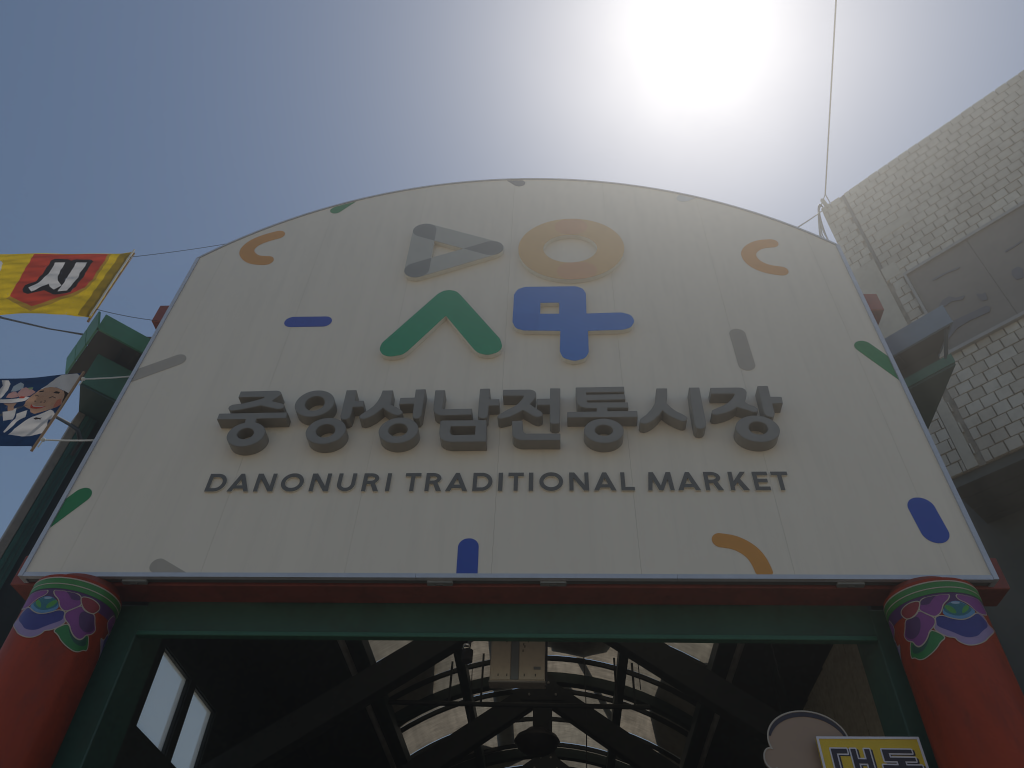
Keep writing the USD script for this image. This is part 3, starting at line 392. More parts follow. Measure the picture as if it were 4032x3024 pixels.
# ------------------------------------------------------------------ the gate that carries the sign
gate = thing('market_gate', 'red and green painted steel gate with two round lotus-topped columns under the sign', 'gate')
obj('red_beam', bevel_box(-4.14, 4.14, 0.12, 0.40, 5.0, 5.29, .008), M['redbeam'], gate)
obj('red_beam', bevel_box(-4.27, 4.27, 0.16, 0.40, 8.58, 8.88, .012), M['redbeam'], gate)
for sx in (-1, 1):
    obj('sign_post', bx(sx * 3.5, sx * 3.7, 0.13, 0.38, 5.29, 8.58), M['steel'], gate)
obj('green_beam', bx(-3.0295, 3.0995, 0.42, 0.47, 4.742, 5.04), M['green'], gate)
obj('beam_flange', bevel_box(-3.0295, 3.0995, 0.408, 0.482, 4.702, 4.7415, .005), M['greenlip'], gate)
for sx in (-1, 1):
    x0, x1 = (-3.32, -3.03) if sx < 0 else (3.10, 3.40)
    obj('green_post', bevel_box(x0, x1, 0.415, 0.86, 0.0, 4.98, .01), M['green'], gate)
    # two conduits that run down beside the column
    xc = -3.36 if sx < 0 else 3.43
    for k in range(2):
        obj('conduit', tube([(xc + .05 * k * -sx, .39, 0.02), (xc + .05 * k * -sx, .39, 2.5), (xc + .05 * k * -sx, .395, 4.95)], .011, 6), M['pipe'], gate)
CR = 0.34
def wrap(g, cx, cy, r, mirror, size=.035):
    v, f = flat(g, size)
    ph = v[:, 0] / CR * (-1 if mirror else 1)
    P = np.c_[cx + r * np.sin(ph), cy - r * np.cos(ph), v[:, 1]]
    m = trimesh.Trimesh(P, f, process=False)
    n = m.face_normals.mean(0); c = m.triangles_center.mean(0) - np.array([cx, cy, 0]); c[2] = 0
    if (m.face_normals * (m.triangles_center - [cx, cy, 0]) * [1, 1, 0]).sum() < 0: m.invert()
    return m
bz = DATA['BANDZ']
for sx in (-1, 1):
    cx, cy = sx * 3.46, 0.10
    m = trimesh.creation.cylinder(CR, 4.88, sections=96); m.apply_translation([cx, cy, 2.44])
    neck = trimesh.creation.cylinder(CR - .09, .12, sections=48); neck.apply_translation([cx, cy + .08, 4.935])
    col = obj('column', m, M['red'], gate, smooth=40)
    obj('neck', neck, M['redbeam'], col, smooth=40)
    def hoop(z0, z1, r, mat, name):
        h = trimesh.creation.annulus(CR - .01, r, z1 - z0, sections=96); h.apply_translation([cx, cy, (z0 + z1) / 2]); obj(name, h, M[mat], col, smooth=40)
    hoop(4.842, 4.852, CR + .006, 'd_cream', 'band'); hoop(4.798, 4.8415, CR + .005, 'd_band', 'band'); hoop(4.790, 4.7975, CR + .006, 'd_cream', 'band'); hoop(4.752, 4.7895, CR + .004, 'd_band', 'band')
    hoop(4.66, 4.7515, CR + .0012, 'd_plum', 'band')
    for rot in (0.0, 2.42, -2.42):
        done = None; lay = []
        for n, p in DATA['PETALS'][::-1]:
            g = Polygon(chaikin([(q[0] * CR, q[1]) for q in p])).buffer(0).buffer(.004).buffer(-.004)
            g = g.intersection(sbox(-9, 4.0, 9, 4.736))
            lay.append((n, g))
        done = Polygon()
        for n, g in lay:
            vis = g.difference(done); done = done.union(g)
            vis = affinity.translate(vis, rot * CR, 0)
            if polys(vis): obj('petal', wrap(vis, cx, cy, CR + .002, sx > 0), M['d_' + n], col, smooth=40)
        big = [g.boundary.buffer(.0038) for n, g in lay if n in ('purple', 'crimson', 'lilac', 'green')]
        ln = affinity.translate(union_all(big).intersection(sbox(-9, 4.0, 9, 4.735)), rot * CR, 0)
        obj('petal_outline', wrap(ln, cx, cy, CR + .0045, sx > 0), M['d_cream'], col, smooth=40)

# ------------------------------------------------------------------ corner towers with eaves behind both ends of the sign
def tower(sx, label):
    t = thing('gate_tower', label, 'tower')
    O = np.array([-4.91, .207, 0]) if sx < 0 else np.array([4.83, .29, 0])
    q = 1 / math.sqrt(2)
    A, B = (np.array([q, q, 0]), np.array([-q, q, 0])) if sx < 0 else (np.array([-q, q, 0]), np.array([q, q, 0]))
    P = lambda a, b, z: tuple(O + A * a + B * b + np.array([0, 0, z]))
    def pb(a0, a1, b0, b1, z0, z1, bev=.006):
        m = bevel_box(a0, a1, b0, b1, z0, z1, bev); v = np.array(m.vertices); m.vertices = np.array([P(*p) for p in v]); m.fix_normals(); return m
    def loft(r0, z0, r1, z1): return hull([P(a, b, z0) for a in r0[:2] for b in r0[2:]] + [P(a, b, z1) for a in r1[:2] for b in r1[2:]])
    main = M['towergreen' if sx < 0 else 'tower_blue']
    if sx < 0: zf, zt, z2t, z2b, e0, u2, t2, pa, pu = 8.50, 8.73, 8.33, 7.84, -.01, .19, .155, .325, .66
    else: zf, zt, z2t, z2b, e0, u2, t2, pa, pu = 8.36, 8.63, 8.035, 7.905, -.16, .06, .02, 1.02, .76
    slope = .34 if sx < 0 else .92                    # plan: the outer side runs back and inwards
    def plan(a0, a1, b0, b1, z0, z1): return hull([P(a, b, z) for z in (z0, z1) for a, b in ((a0, b0), (a1, b0), (a0 + (b1 - b0) * slope, b1), (a1, b1))])
    # front fascia boards and the flared boards of the outer side
    for k in range(2):
        a0, a1 = (e0, .72) if k == 0 else (.724, 1.5)
        obj('fascia_board', hull([P(a, b + f * .03, z) for a in (a0, a1) for b, z, f in ((-.012, zf, 0), (.018, zf, 0), (-.012, zt, -1), (.018, zt, -1))]), main, t)
    for k in range(3):
        b0, b1 = .0 + k * .345 + (.022 if k else (-.03 if sx < 0 else .022)), (k + 1) * .345
        sl = 0 if sx < 0 else slope
        obj('fascia_board', hull([P(e0 + a + b * sl, b, z) for b in (b0, b1) for a, z in ((-.004, zf), (.02, zf), (-.085 if sx < 0 else -.02, zt), (-.06 if sx < 0 else .0, zt))]), main, t)
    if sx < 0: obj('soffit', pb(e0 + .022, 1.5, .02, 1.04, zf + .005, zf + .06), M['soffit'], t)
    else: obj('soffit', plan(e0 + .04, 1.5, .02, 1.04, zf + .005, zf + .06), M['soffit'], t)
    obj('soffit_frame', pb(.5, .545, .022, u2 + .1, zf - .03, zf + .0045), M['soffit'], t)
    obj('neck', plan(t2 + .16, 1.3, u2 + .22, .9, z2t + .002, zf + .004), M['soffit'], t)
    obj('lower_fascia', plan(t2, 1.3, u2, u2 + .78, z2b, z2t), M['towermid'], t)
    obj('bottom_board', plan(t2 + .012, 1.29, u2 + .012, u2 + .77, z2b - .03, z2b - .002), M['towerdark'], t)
    obj('post', pb(pa + .087, pa + .225, pu, pu + .24, 0, z2b - .032), M['towergreen2'], t)
    obj('face_board', pb(pa, pa + .084, pu - .004, pu + .24, 0, z2b - .032), M['stripe'], t)
    for a0 in (pa + .13, pa + .175): obj('rib', pb(a0, a0 + .014, pu - .012, pu - .0005, 0, z2b - .033, .003), M['towerdark'], t)
    obj('side_cladding', pb(pa + .228, pa + .70, pu + .12, pu + .2, 0, z2b - .033), M['steel2'], t)
    obj('strut', beam(P(-.06, .03, zf - .01) if sx > 0 else P(.35, .10, zf - .01), P(.09, u2 + .01, z2t - .03) if sx > 0 else P(.36, u2 + .24, z2t + .02), .028, .028), M['steel2'], t)
tower(-1, 'green gate tower with boarded eave left of the sign, seen behind the chef banner')
tower(1, 'blue-grey and teal gate tower eave right of the sign, before the white block wall')

# ------------------------------------------------------------------ arcade behind the gate
AX, AR, AZ = 0.30, 4.0, 7.05
def vault(dx): return AZ - AR + math.sqrt(AR * AR - dx * dx)
arcade = thing('market_arcade', 'vaulted arcade roof of dirty translucent sheets on dark steel trusses behind the gate', 'arcade')
XS = np.linspace(-2.3, 2.3, 24)
def rib(y, w, h, mat, dz=0.0):
    ring_ = []
    for dx in XS:
        n = np.array([dx, math.sqrt(AR * AR - dx * dx)]) / AR
        p = np.array([AX + dx, vault(dx) + dz]); ring_.append((p, p - n * h))
    g = Polygon([tuple(p[0]) for p in ring_] + [tuple(p[1]) for p in ring_[::-1]])
    return ext(g, y - w / 2, y + w / 2)
frames = [3.05, 6.05, 9.05, 12.05, 15.05, 18.05]
for y in frames:
    obj('arch_rib', rib(y, .16, .15, 0, -.012), M['steel'], arcade)
    for s in (-1, 1):
        p0, p1 = (AX, y, 6.80), (AX + s * 3.6, y, 6.80 - .69 * 3.6)
        obj('rafter', beam(p0, p1, .20, .31), M['steel2'], arcade)
    obj('king_post', bx(AX - .14, AX + .14, y - .105, y + .105, 6.12, 6.98), M['steel2'], arcade)
thin = [1.06 + 1.1 * k for k in range(16)]
for y in thin:
    obj('thin_rib', rib(y, .05, .06, 0, -.012), M['steel2'], arcade)
for dx in (-2.22, -1.14, 1.14, 2.22):
    z = vault(dx) - .11
    obj('purlin', bx(AX + dx - .065, AX + dx + .065, .9, 19, z - .16, z), M['steel'], arcade)
for s in (-1, 1):
    obj('gutter_pipe', tube([(AX + s * 2.42, .9, 6.12), (AX + s * 2.42, 10, 6.12), (AX + s * 2.42, 19, 6.12)], .04, 10), M['pipe'], arcade, smooth=True)
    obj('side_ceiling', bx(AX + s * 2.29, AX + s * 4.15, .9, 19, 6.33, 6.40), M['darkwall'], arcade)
# translucent sheets, one per bay and strip
cuts = [-2.29, -1.14, 0.0, 1.14, 2.29]
ys = [.9] + thin[1:] + [19.0]
for i in range(len(ys) - 1):
    for j in range(4):
        d0, d1 = cuts[j] + .004, cuts[j + 1] - .004
        dd = np.linspace(d0, d1, 7); yy = [ys[i] + .004, ys[i + 1] - .004]
        lift = .003 * ((i + j) % 3)
        V = [(AX + d, y, vault(d) + lift) for y in yy for d in dd]; F = []
        for k in range(6): F += [[k, k + 1, 8 + k], [k, 8 + k, 7 + k]]
        obj('roof_sheet', trimesh.Trimesh(np.array(V), np.array(F), process=False), M['roofsheet'][(i * 5 + j * j * 2 + (i // 2)) % 3], arcade, smooth=True)
# shade cloths lying on the roof: their wavy edges show through the sheets
def drape(pts, name='shade_cloth'):
    g = Polygon(pts).buffer(.05).buffer(-.1).buffer(.05); v, f = flat(g, .25)
    return trimesh.Trimesh(np.array([(AX + p[0], p[1], vault(max(-2.28, min(2.28, p[0]))) + .05) for p in v]), f, process=False)
for pts in ([(0.0, 3.9), (1.15, 3.6), (1.0, 4.6), (.55, 5.4), (0.05, 5.2)], [(1.75, 5.0), (2.28, 4.2), (2.28, 8.6), (1.95, 8.2), (1.65, 6.6)],
            [(-.75, 4.6), (-.45, 4.5), (-.55, 8.8), (-.85, 8.9)], [(.15, 4.55), (1.15, 4.35), (.95, 5.15), (.62, 5.45), (.15, 5.35)], [(-2.28, 4.6), (-1.5, 4.9), (-1.7, 6.3), (-2.28, 6.6)], [(.5, 5.5), (.62, 5.5), (1.25, 7.6), (1.15, 7.7)], [(-2.2, 8.0), (-1.2, 8.4), (-.4, 9.6), (-1.3, 10.4), (-2.2, 9.8)], [(0.1, 5.9), (0.5, 6.6), (.45, 7.6), (.25, 7.2)]):
    obj('shade_cloth', drape(pts), M['shade'], arcade, smooth=True)
# side walls: left one with clerestory openings
wl = sbox(.88, 0, 19, 6.4).difference(union_all([sbox(2.0, 4.57, 2.80, 5.41), sbox(2.95, 4.57, 3.68, 5.41)]))
def extx(g, x0, x1):
    m = ext(g, 0, abs(x1 - x0)); v = np.array(m.vertices); m.vertices = np.c_[min(x0, x1) + v[:, 1], v[:, 0], v[:, 2]]; m.fix_normals(); return m
left = thing('arcade_wall', 'dark left side wall of the arcade with two bright frosted clerestory windows', 'wall')
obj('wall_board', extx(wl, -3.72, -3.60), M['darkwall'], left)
for y0, y1 in ((2.0, 2.80), (2.95, 3.68)):
    w = obj('window', extx(sbox(y0, 4.57, y1, 5.41).difference(sbox(y0 + .015, 4.585, y1 - .015, 5.395)), -3.70, -3.62), M['steel2'], left)
    obj('pane', extx(sbox(y0 + .015, 4.585, y1 - .015, 5.395), -3.665, -3.66), M['frost'], w)
right = thing('arcade_wall', 'right side wall of the arcade faced with rough beige stone boards behind the gate post', 'wall')
wr = sbox(.88, 0, 19, 6.4).difference(sbox(7.02, 6.12, 7.75, 6.33))
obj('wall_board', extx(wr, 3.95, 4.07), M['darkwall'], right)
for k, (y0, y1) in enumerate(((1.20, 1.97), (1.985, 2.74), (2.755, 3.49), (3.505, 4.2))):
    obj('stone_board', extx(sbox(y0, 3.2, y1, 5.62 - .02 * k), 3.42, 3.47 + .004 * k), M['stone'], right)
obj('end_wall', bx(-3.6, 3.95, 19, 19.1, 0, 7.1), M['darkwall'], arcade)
obj('corner_frame', bx(3.30, 3.41, 1.05, 1.19, 3.0, 6.33), M['steel'], right)
obj('corner_frame', bx(3.30, 3.41, 4.21, 4.34, 3.0, 6.33), M['steel'], right)
for p in ([(-.75, 5.6, 7.0), (-.74, 5.62, 6.0)], [(.92, 5.4, 7.0), (.93, 5.45, 6.2), (.9, 5.5, 5.2)], [(1.62, 4.6, 6.85), (1.64, 4.7, 6.2)], [(2.75, 2.2, 6.3), (2.9, 2.6, 5.4)]):
    obj('hanging_wire', tube(p, .007, 5), M['wire'], arcade)
for y in frames[:3]:
    obj('gusset_plate', ext(Polygon([(AX - .33, 6.58), (AX + .33, 6.58), (AX + .16, 6.96), (AX - .16, 6.96)]), y - .125, y - .107), M['steel2'], arcade)
    for dx, z in ((-.2, 6.66), (.2, 6.66), (-.09, 6.84), (.09, 6.84)):
        b_ = trimesh.creation.cylinder(.018, .02, sections=8); b_.apply_transform(trimesh.transformations.rotation_matrix(math.pi / 2, [1, 0, 0])); b_.apply_translation([AX + dx, y - .134, z]); obj('bolt', b_, M['pipe'], arcade)
# fittings under the roof
pipe = obj('conduit_pipe', tube([(-1.85, 5.2, 6.205), (-.3, 5.2, 6.19), (.9, 5.2, 6.185), (1.8, 5.2, 6.18)], .033, 10), M['steel2'], smooth=True,
           label='horizontal dark pipe hung across the arcade vault on short hangers', cat='pipe')
for x in (-1.0, -.55, 1.35, 1.6):
    obj('hanger', bx(x - .015, x + .015, 5.19, 5.21, 6.2, vault(x - AX) - .02), M['steel2'], pipe)
lamp = thing('hanging_lamp', 'round dark lamp hanging below the second roof truss of the arcade', 'lamp', (.22, 6.05, 6.02))
prof = [(0, -.17), (.16, -.165), (.27, -.10), (.335, 0), (.30, .06), (.2, .12), (.14, .17), (0, .17)]
obj('shade', trimesh.creation.revolve(np.array(prof), sections=48), M['lampdark'], lamp, smooth=40)
obj('stem', trimesh.creation.cylinder(.05, .2, sections=16).apply_translation([0, 0, .2]), M['lampdark'], lamp)
cab = thing('control_cabinet', 'beige metal cabinet with dark centre strip hanging behind the green beam', 'cabinet', (.187, .9, 4.56))
obj('body', bevel_box(-.238, .238, 0.004, .11, 0, .62, .006), M['beige'], cab)
obj('door', bevel_box(-.232, -.062, -.006, .0035, .012, .61, .003), M['beige'], cab); obj('door', bevel_box(.014, .232, -.006, .0035, .012, .61, .003), M['beige'], cab)
obj('strip', bx(-.058, .010, -.004, .0035, .012, .61), M['stripgrey'], cab)
obj('lip', bevel_box(-.243, .243, -.012, .115, -.016, -.001, .003), M['stripe'], cab)
obj('label_plate', bx(.14, .20, -.0085, -.0062, .10, .125), M['stripgrey'], cab)
for x, z in ((-.165, .05), (-.09, .05), (.06, .05), (.155, .05), (-.10, .36), (.09, .36), (.05, .33), (.06, .31), (.045, .27)):
    obj('vent_hole', bx(x - .004, x + .004, -.0075, -.0062, z - .011, z + .011), M['lampdark'], cab)
obj('hanger', bx(-.02, .02, .06, .10, .62, 1.75), M['steel2'], cab); obj('cable', tube([(.245, .05, -.02), (.25, .05, .3), (.25, .06, .75)], .012, 6), M['wire'], cab)
bulb = thing('dome_camera', 'small dome camera on a dark bracket under the beam left of the cabinet', 'camera', (-.27, .9, 4.86))
obj('dome', trimesh.creation.icosphere(3, .036), paint('chrome', (0.7, 0.68, 0.62), 0.12, .02, metal=0.9), bulb, smooth=True)
obj('housing', trimesh.creation.cylinder(.05, .10, sections=20).apply_translation([0.01, .02, -.07]), M['lampdark'], bulb, smooth=40)
obj('bracket', beam((.01, .02, -.1), (.02, .15, .35), .03, .03), M['lampdark'], bulb)

# ------------------------------------------------------------------ shop boards at the right of the gate
board = thing('yellow_signboard', 'yellow shop board with large black Korean letters beside the right column, bottom right', 'sign', (0, 0, 0))
YB_ = Polygon([(2.36, 3.50), (3.062, 3.50), (3.062, 3.862), (2.36, 3.855)])
obj('board', ext(YB_, .20, .235), M['yellowsign'], board)
obj('border', ext(YB_.buffer(.004).difference(YB_.buffer(-.012, join_style=2)), .1955, .1995), M['signwhite'], board)
def st(*r): return union_all([sbox(*q) for q in r])
dae = st((2.437, 3.745, 2.545, 3.776), (2.437, 3.60, 2.470, 3.776), (2.437, 3.60, 2.55, 3.632), (2.572, 3.56, 2.605, 3.776), (2.665, 3.56, 2.70, 3.776), (2.60, 3.68, 2.67, 3.708))
do = st((2.785, 3.753, 2.985, 3.776), (2.785, 3.70, 2.825, 3.776), (2.785, 3.70, 2.995, 3.722), (2.87, 3.655, 2.92, 3.705), (2.765, 3.645, 3.025, 3.672))
for g in (dae, do):
    sh = affinity.translate(g, .014, -.008)
    o = obj('letter', ext(g, .1935, .1965), M['signblack'], board)
    obj('letter_edge', ext(g.buffer(.010), .1967, .1980), M['signwhite'], o)
    obj('letter_shadow', ext(union_all([g.buffer(.006), sh.buffer(.008)]), .1982, .1994), M['signblack'], o)
hd = ellipse(2.32, 3.86, .282, .205).union(sbox(2.06, 3.45, 2.58, 3.84)).buffer(-.05).buffer(.05)
ear = ellipse(2.035, 3.73, .05, .07)
rb = thing('round_signboard', 'plain tan round-topped shop board with a dark rim behind the yellow board', 'sign', (0, 0, 0))
whole = union_all([hd, ear])
obj('board', ext(whole, .27, .30), M['skin'], rb)
obj('rim', ext(whole.buffer(.006).difference(whole.buffer(-.004)), .2645, .2695), M['v_tan'], rb)
crown = hd.difference(affinity.translate(affinity.scale(hd, .95, 1.0), 0, -.045)).intersection(sbox(2, 3.88, 3, 4.2))
obj('top_band', ext(crown.buffer(-.007), .2655, .2696), M['signblack'], rb)

# ------------------------------------------------------------------ white block building on the right
baz = math.radians(-46.5); DV = np.array([math.sin(baz), math.cos(baz), 0.0]); NV = np.array([DV[1], -DV[0], 0.0]); KW = 5.5
def W3(s, z, o=0.0): return DV * s + NV * (KW + o) + np.array([0, 0, z])     # o < 0: towards the street
def wbox(s0, s1, z0, z1, o0, o1, inset=0.0):
    pts = [W3(s, z, o1) for s in (s0, s1) for z in (z0, z1)] + [W3(s, z, o0) for s in (s0 + inset, s1 - inset) for z in (z0 + inset, z1 - inset)]
    return hull(pts)
S0, S1, WB, WT = -8.2, -2.345, 7.90, 14.26
bld = thing('block_building', 'white painted block building with deep overhang and old wall sign, right of the gate', 'building')
obj('wall_core', wbox(S0, S1 - .01, WB, WT - .03, .0, .3), M['mortar'], bld)
obj('roof_slab', wbox(S0, S1, 13.5, 14.0, .301, 6.0), M['plaster'], bld)
obj('flank_wall', wbox(S1 - .3, S1 - .012, WB, 13.95, .302, 6.0), M['plaster'], bld)
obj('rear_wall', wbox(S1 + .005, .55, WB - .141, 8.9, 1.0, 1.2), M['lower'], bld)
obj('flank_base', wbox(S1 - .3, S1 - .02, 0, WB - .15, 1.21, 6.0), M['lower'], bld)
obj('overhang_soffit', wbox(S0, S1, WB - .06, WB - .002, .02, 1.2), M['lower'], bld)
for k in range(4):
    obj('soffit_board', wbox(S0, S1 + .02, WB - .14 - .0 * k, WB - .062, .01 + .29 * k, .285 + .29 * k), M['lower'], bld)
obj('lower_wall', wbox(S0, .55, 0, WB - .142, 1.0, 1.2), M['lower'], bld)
# plaster strips and the dark vertical joint
obj('plaster_strip', wbox(-2.745, -2.345, 10.40, 12.25, -.032, .0), M['plaster'], bld)
obj('plaster_strip', wbox(-2.72, -2.58, 7.905, 9.0, -.034, .0), M['plaster'], bld)
obj('plaster_patch', wbox(-3.02, -2.75, 11.6, 11.95, -.036, .0, .02), M['plaster'], bld)
obj('plaster_patch', wbox(-3.55, -2.9, 12.55, 12.80, -.0365, .0, .02), M['plaster'], bld)
PANEL = (-8.1, -3.02, 9.68, 11.52)
bw, bh = .185, .181
blocks = []
nrow = int((WT - WB) / bh)
for i in range(nrow + 1):
    z0 = WB + i * bh
    z1 = min(z0 + bh, WT)
    if z1 - z0 < .06: continue
    off = (i % 2) * bw / 2 + rng.uniform(-.01, .01)
    cells = []
    s = S1 - (off if off > .05 else 0)
    if off > .05: cells.append((S1 - off, S1))
    while s > S0:
        cells.append((s - bw, s)); s -= bw
    for a0, a1 in cells:
        # the dark joint splits every course
        for c0, c1 in ((a0, min(a1, -2.80)), (max(a0, -2.755), a1)):
            if c1 - c0 < .045: continue
            zc, sc = (z0 + z1) / 2, (c0 + c1) / 2
            if PANEL[2] - .05 < zc < PANEL[3] + .05:
                c0 = max(c0, PANEL[1] + .004)
                if c1 - c0 < .04: continue
            if PANEL[0] < sc < PANEL[1] and PANEL[2] - .05 < zc < PANEL[3] + .05: continue
            if -2.75 < sc and 10.40 < zc < 12.25: continue
            for d0, d1 in (((c0, min(c1, -2.722)), (max(c0, -2.578), c1)) if zc < 9.0 else ((c0, c1),)):
                if d1 - d0 > .03: blocks.append((d0, d1, z0, z1))
cam_p = np.array(CAM_POS)
blocks.sort(key=lambda b: np.linalg.norm(W3((b[0] + b[1]) / 2, (b[2] + b[3]) / 2) - cam_p) + (50 if (b[0] + b[1]) / 2 < -6.4 + (b[2] - 8) * .05 else 0))
rest = []
for k, (s0, s1, z0, z1) in enumerate(blocks):
    g = rng.choice([.001, .002, .003, .005]); gz = rng.choice([.001, .002, .0035])
    m = wbox(s0 + g, s1 - g, z0 + gz, z1 - gz, -.026 - rng.uniform(0, .009), -.006, rng.uniform(.004, .008))
    if k < 300: obj('block', m, M['block'][rng.randrange(3)], bld)
    else: rest.append(m)
data(obj('block_courses', cat(*rest), M['block'][0], bld), kind='stuff')
obj('dark_joint', wbox(-2.798, -2.757, 11.9, WT - .04, -.016, -.001), M['joint'], bld)
# stub pipe and torn edge at the roof corner
obj('roof_stub', beam(W3(-2.47, WT - .12, -.02), W3(-2.44, WT + .17, -.05), .05, .05), M['plaster'], bld)
# old wall sign
osn = thing('wall_signboard', 'faded grey signboard with dark painted strokes on the white block wall', 'sign')
for k, (s0, s1) in enumerate(((-3.97, -3.06), (-5.0, -3.975), (-6.0, -5.005), (-7.0, -6.005), (-8.05, -7.005))):
    obj('sign_panel', wbox(s0, s1, 9.72, 11.47, -.050 - .004 * (k % 2), .0), M['signgrey'], osn)
obj('frame', wbox(-8.1, -3.02, 11.472, 11.53, -.085, .0), M['signframe'], osn); obj('frame', wbox(-8.1, -3.02, 9.66, 9.718, -.085, .0), M['signframe'], osn)
obj('frame', wbox(-3.058, -3.02, 9.719, 11.471, -.085, .0), M['signframe'], osn)
for q in DATA['WALLSTROKES']:
    g = soft(Polygon(q).buffer(0), .012)
    m = ext(g, -.064, -.056); v = np.array(m.vertices); m.vertices = np.array([W3(p[0], p[2], p[1]) for p in v]); m.fix_normals()
    obj('painted_stroke', m, M['signmark'], osn)

# ------------------------------------------------------------------ banners hung left of the sign
def ripple(x, z): return .004 * np.sin(x * 7 + z * 19) + .0035 * np.sin(z * 37 + x * 5) + .002 * np.sin(z * 61 - x * 11) + .02 * np.sin(x * 2.3)
def hang(name, g, mat, parent, y0=-.30):
    v, f = flat(g, .05)
    return obj(name, trimesh.Trimesh(np.c_[v[:, 0], y0 + ripple(v[:, 0], v[:, 1]), v[:, 1]], f, process=False), mat, parent, smooth=True)
def layered(parent, layers):
    done = Polygon()
    for name, col, g in layers[::-1]:
        vis = g.difference(done); done = done.union(g)
        ps = polys(vis); big = [p for p in ps if p.area > 2e-5]
        for p in big: hang(name, p, M['b_' + col], parent)
yb = thing('yellow_banner', 'yellow cloth banner with red shield and white Korean letter, upper left', 'banner')
PG = lambda p: Polygon(p).buffer(0)
Yd = DATA['YB']
clothY = PG(Yd['cloth'])
layered(yb, [('cloth', 'yellow', clothY), ('hem', 'gold', PG(Yd['hem']).intersection(clothY)), ('print_shadow', 'brown', PG(Yd['shade']).intersection(clothY)), ('red_shield', 'red', PG(Yd['red']).intersection(clothY)),
             ('letter_outline', 'black', PG(Yd['black'])), ('letter', 'white', PG(Yd['w1'])), ('letter', 'white', PG(Yd['w2'])), ('letter', 'white', PG(Yd['w3']))])
for zz in (0, 1):
    pass
obj('hem_cord', tube([(-4.612, -.300, 9.40), (-4.612, -.305, 8.8), (-4.606, -.305, 8.11)], .011, 6), M['rope'], yb)
obj('pole', tube([(-4.640, -.245, 9.405), (-4.645, -.245, 8.8), (-4.645, -.245, 8.085)], .014, 8), M['wood'], yb)
cb = thing('chef_banner', 'dark blue cloth banner printed with a smiling chef holding a plate, lower left', 'banner')
lay = []
for n, c, p in DATA['CHEF']: lay.append((n, c, PG(p)))
clothC = lay[0][2]
strap = LineString([(-5.11, 6.44), (-4.93, 6.60), (-4.76, 6.74)]).buffer(.022)
lay = [(n, c, g.intersection(clothC)) for n, c, g in lay]
k = [i for i, q in enumerate(lay) if q[0] == 'coat'][0]
layered(cb, lay[:k + 2] + [('strap', 'strap', PG([(-5.07, 6.405), (-5.05, 6.49), (-4.87, 6.64), (-4.74, 6.73), (-4.66, 6.76), (-4.74, 6.69), (-4.86, 6.60), (-5.0, 6.47)]).intersection(clothC))] + lay[k + 2:])
obj('pole', tube([(-4.285, -.29, 7.215), (-4.29, -.29, 6.7), (-4.312, -.29, 6.15)], .013, 8), M['wood'], cb)
names = ['thin line from the top of the yellow banner to the sign edge', 'thin line from the bottom of the yellow banner to the red beam end', 'white rope tying the top of the chef banner to the sign', 'white rope tying the bottom of the chef banner to the sign']
for i, (p0, p1) in enumerate(zip(DATA['ROPE'], DATA['ROPEEND'])):
    r = .0035 if i < 2 else .008
    p0 = np.array(p0); p0[0] -= .02
    o = obj('banner_rope', tube(sag(p0, np.array(p1) + [.03, .0, 0], .02 if i < 2 else .008), r, 6), M['wire' if i < 2 else 'rope'], label=names[i], cat='rope')
    kn = trimesh.creation.icosphere(2, r * 2.6); kn.apply_translation(p0 + [.02, 0, 0]); obj('knot', kn, M['rope'], o, smooth=True)
    obj('loose_end', tube([p0 + [.02, 0, 0], p0 + [.03, -.01, -.05], p0 + [.025, -.01, -.10]], r * .8, 5), M['rope'], o)

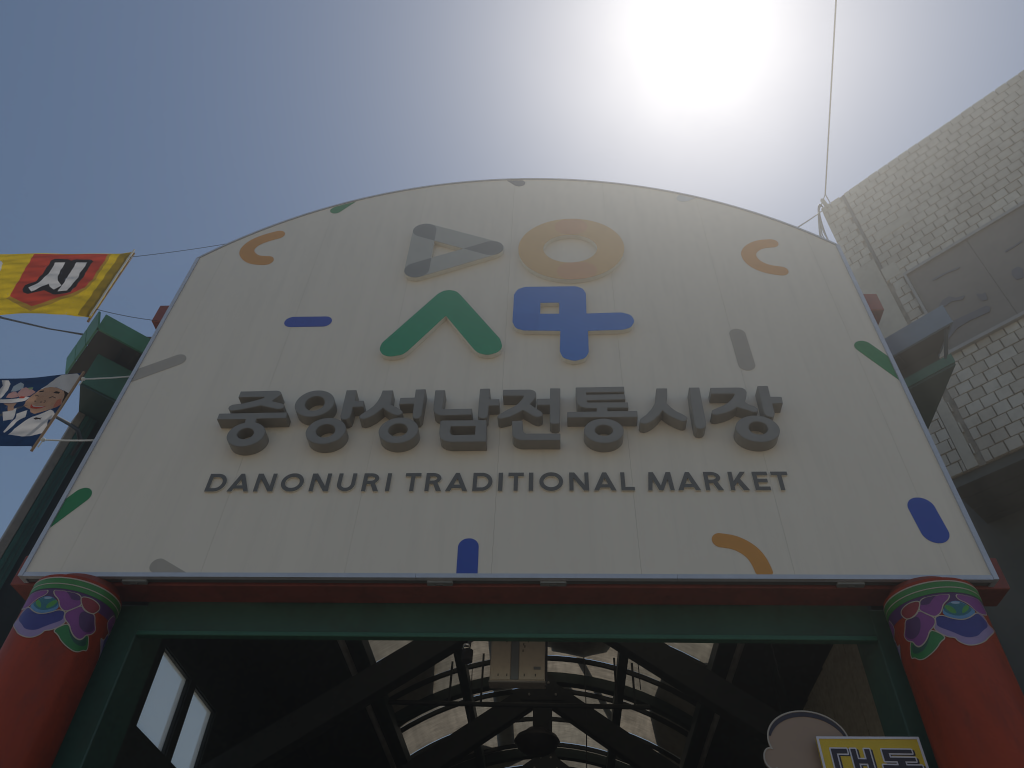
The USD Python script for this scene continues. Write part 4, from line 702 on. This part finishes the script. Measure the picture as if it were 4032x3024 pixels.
# ------------------------------------------------------------------ overhead wires
TW = np.array([-4.95, 1.2, 0])
obj('overhead_cable', tube([(-9.6, 1.5, 11.1), (-7.8, 1.5, 10.36), (-6.9, 1.5, 10.08), (-6.25, 1.5, 9.93), (-5.5, 1.5, 9.86), (-4.8, 1.5, 9.83), (-3.6, 1.5, 9.87)], .011, 6), M['wire'], label='lower black cable of the pair crossing above the left tower', cat='cable')
obj('overhead_cable', tube([(-9.6, 1.55, 11.2), (-7.8, 1.55, 10.42), (-6.9, 1.55, 10.13), (-6.25, 1.55, 9.96), (-5.5, 1.55, 9.90), (-4.8, 1.55, 9.88), (-3.6, 1.55, 9.93)], .009, 6), M['wire'], label='upper black cable of the pair crossing above the left tower', cat='cable')
obj('tower_cable', tube([(-4.33, -.27, 6.62), (-4.55, .2, 6.95), (-4.78, .62, 7.25), (-4.93, .93, 7.35), (-5.0, 1.0, 7.2)], [.016, .02, .024, .028, .02], 7), M['wire'], smooth=True,
    label='thick black taped cable from the chef banner to the left tower post', cat='cable')
P1, P2, PF = W3(-2.36, WT, -.05), W3(-2.54, WT - .06, -.04), W3(-2.535, 14.50, -.06)
drop = obj('service_wire', tube(sag(PF, (4.56, -2.9, 14.2), .0, 10), .013, 6), M['wiregrey'], label='grey wire running steeply up from the roof corner of the block building', cat='wire')
obj('fork', tube([PF, (PF + P1) / 2, P1], .009, 6), M['wiregrey'], drop); obj('fork', tube([PF, (PF + P2) / 2, P2], .009, 6), M['wiregrey'], drop)
obj('roof_wire', tube(sag(W3(-2.345, 14.15, -.04), (3.4, .25, 10.15), .03), .012, 6), M['wiregrey'], label='grey wire from the roof corner of the block building to the sign arch', cat='wire')
bun = thing('cable_bundle', 'bundle of grey cables hanging down the corner of the block building', 'cable')
for k in range(8):
    o = rng.uniform(-.03, .03)
    p = [W3(-2.40, 14.22, -.05), W3(-2.33 + .006 * k, 14.20 - .03 * k, -.06 - .01 * k), W3(-2.27 + .02 * k + o * .4, 13.8 - .05 * k, -.05 + o), W3(-2.26 + .018 * k + o, 13.2, -.05), W3(-2.27 + .015 * k, 12.4, -.04 + o), W3(-2.28 + .015 * k, 11.2, -.04)]
    p = np.array(p); t = np.linspace(0, len(p) - 1, 26)
    from scipy.interpolate import CubicSpline
    obj('cable', tube(CubicSpline(np.arange(len(p)), p)(t), rng.choice([.007, .009, .012]), 6), M['wiregrey' if k % 3 else 'wire'], bun, smooth=True)

# ------------------------------------------------------------------ sunlit dusty air
HAZE_DENSITY, HAZE_G = 0.0072, 0.77
air = usdkit.material(stage, '/World/Looks/air', {'v': ('principled_volume', {'color': (0.97, 0.96, 0.94), 'density': HAZE_DENSITY, 'anisotropy': HAZE_G})}, volume='v.volume')
obj('haze', bx(-60, 60, -60, 60, -1.0, 15.2), air, kind='stuff')
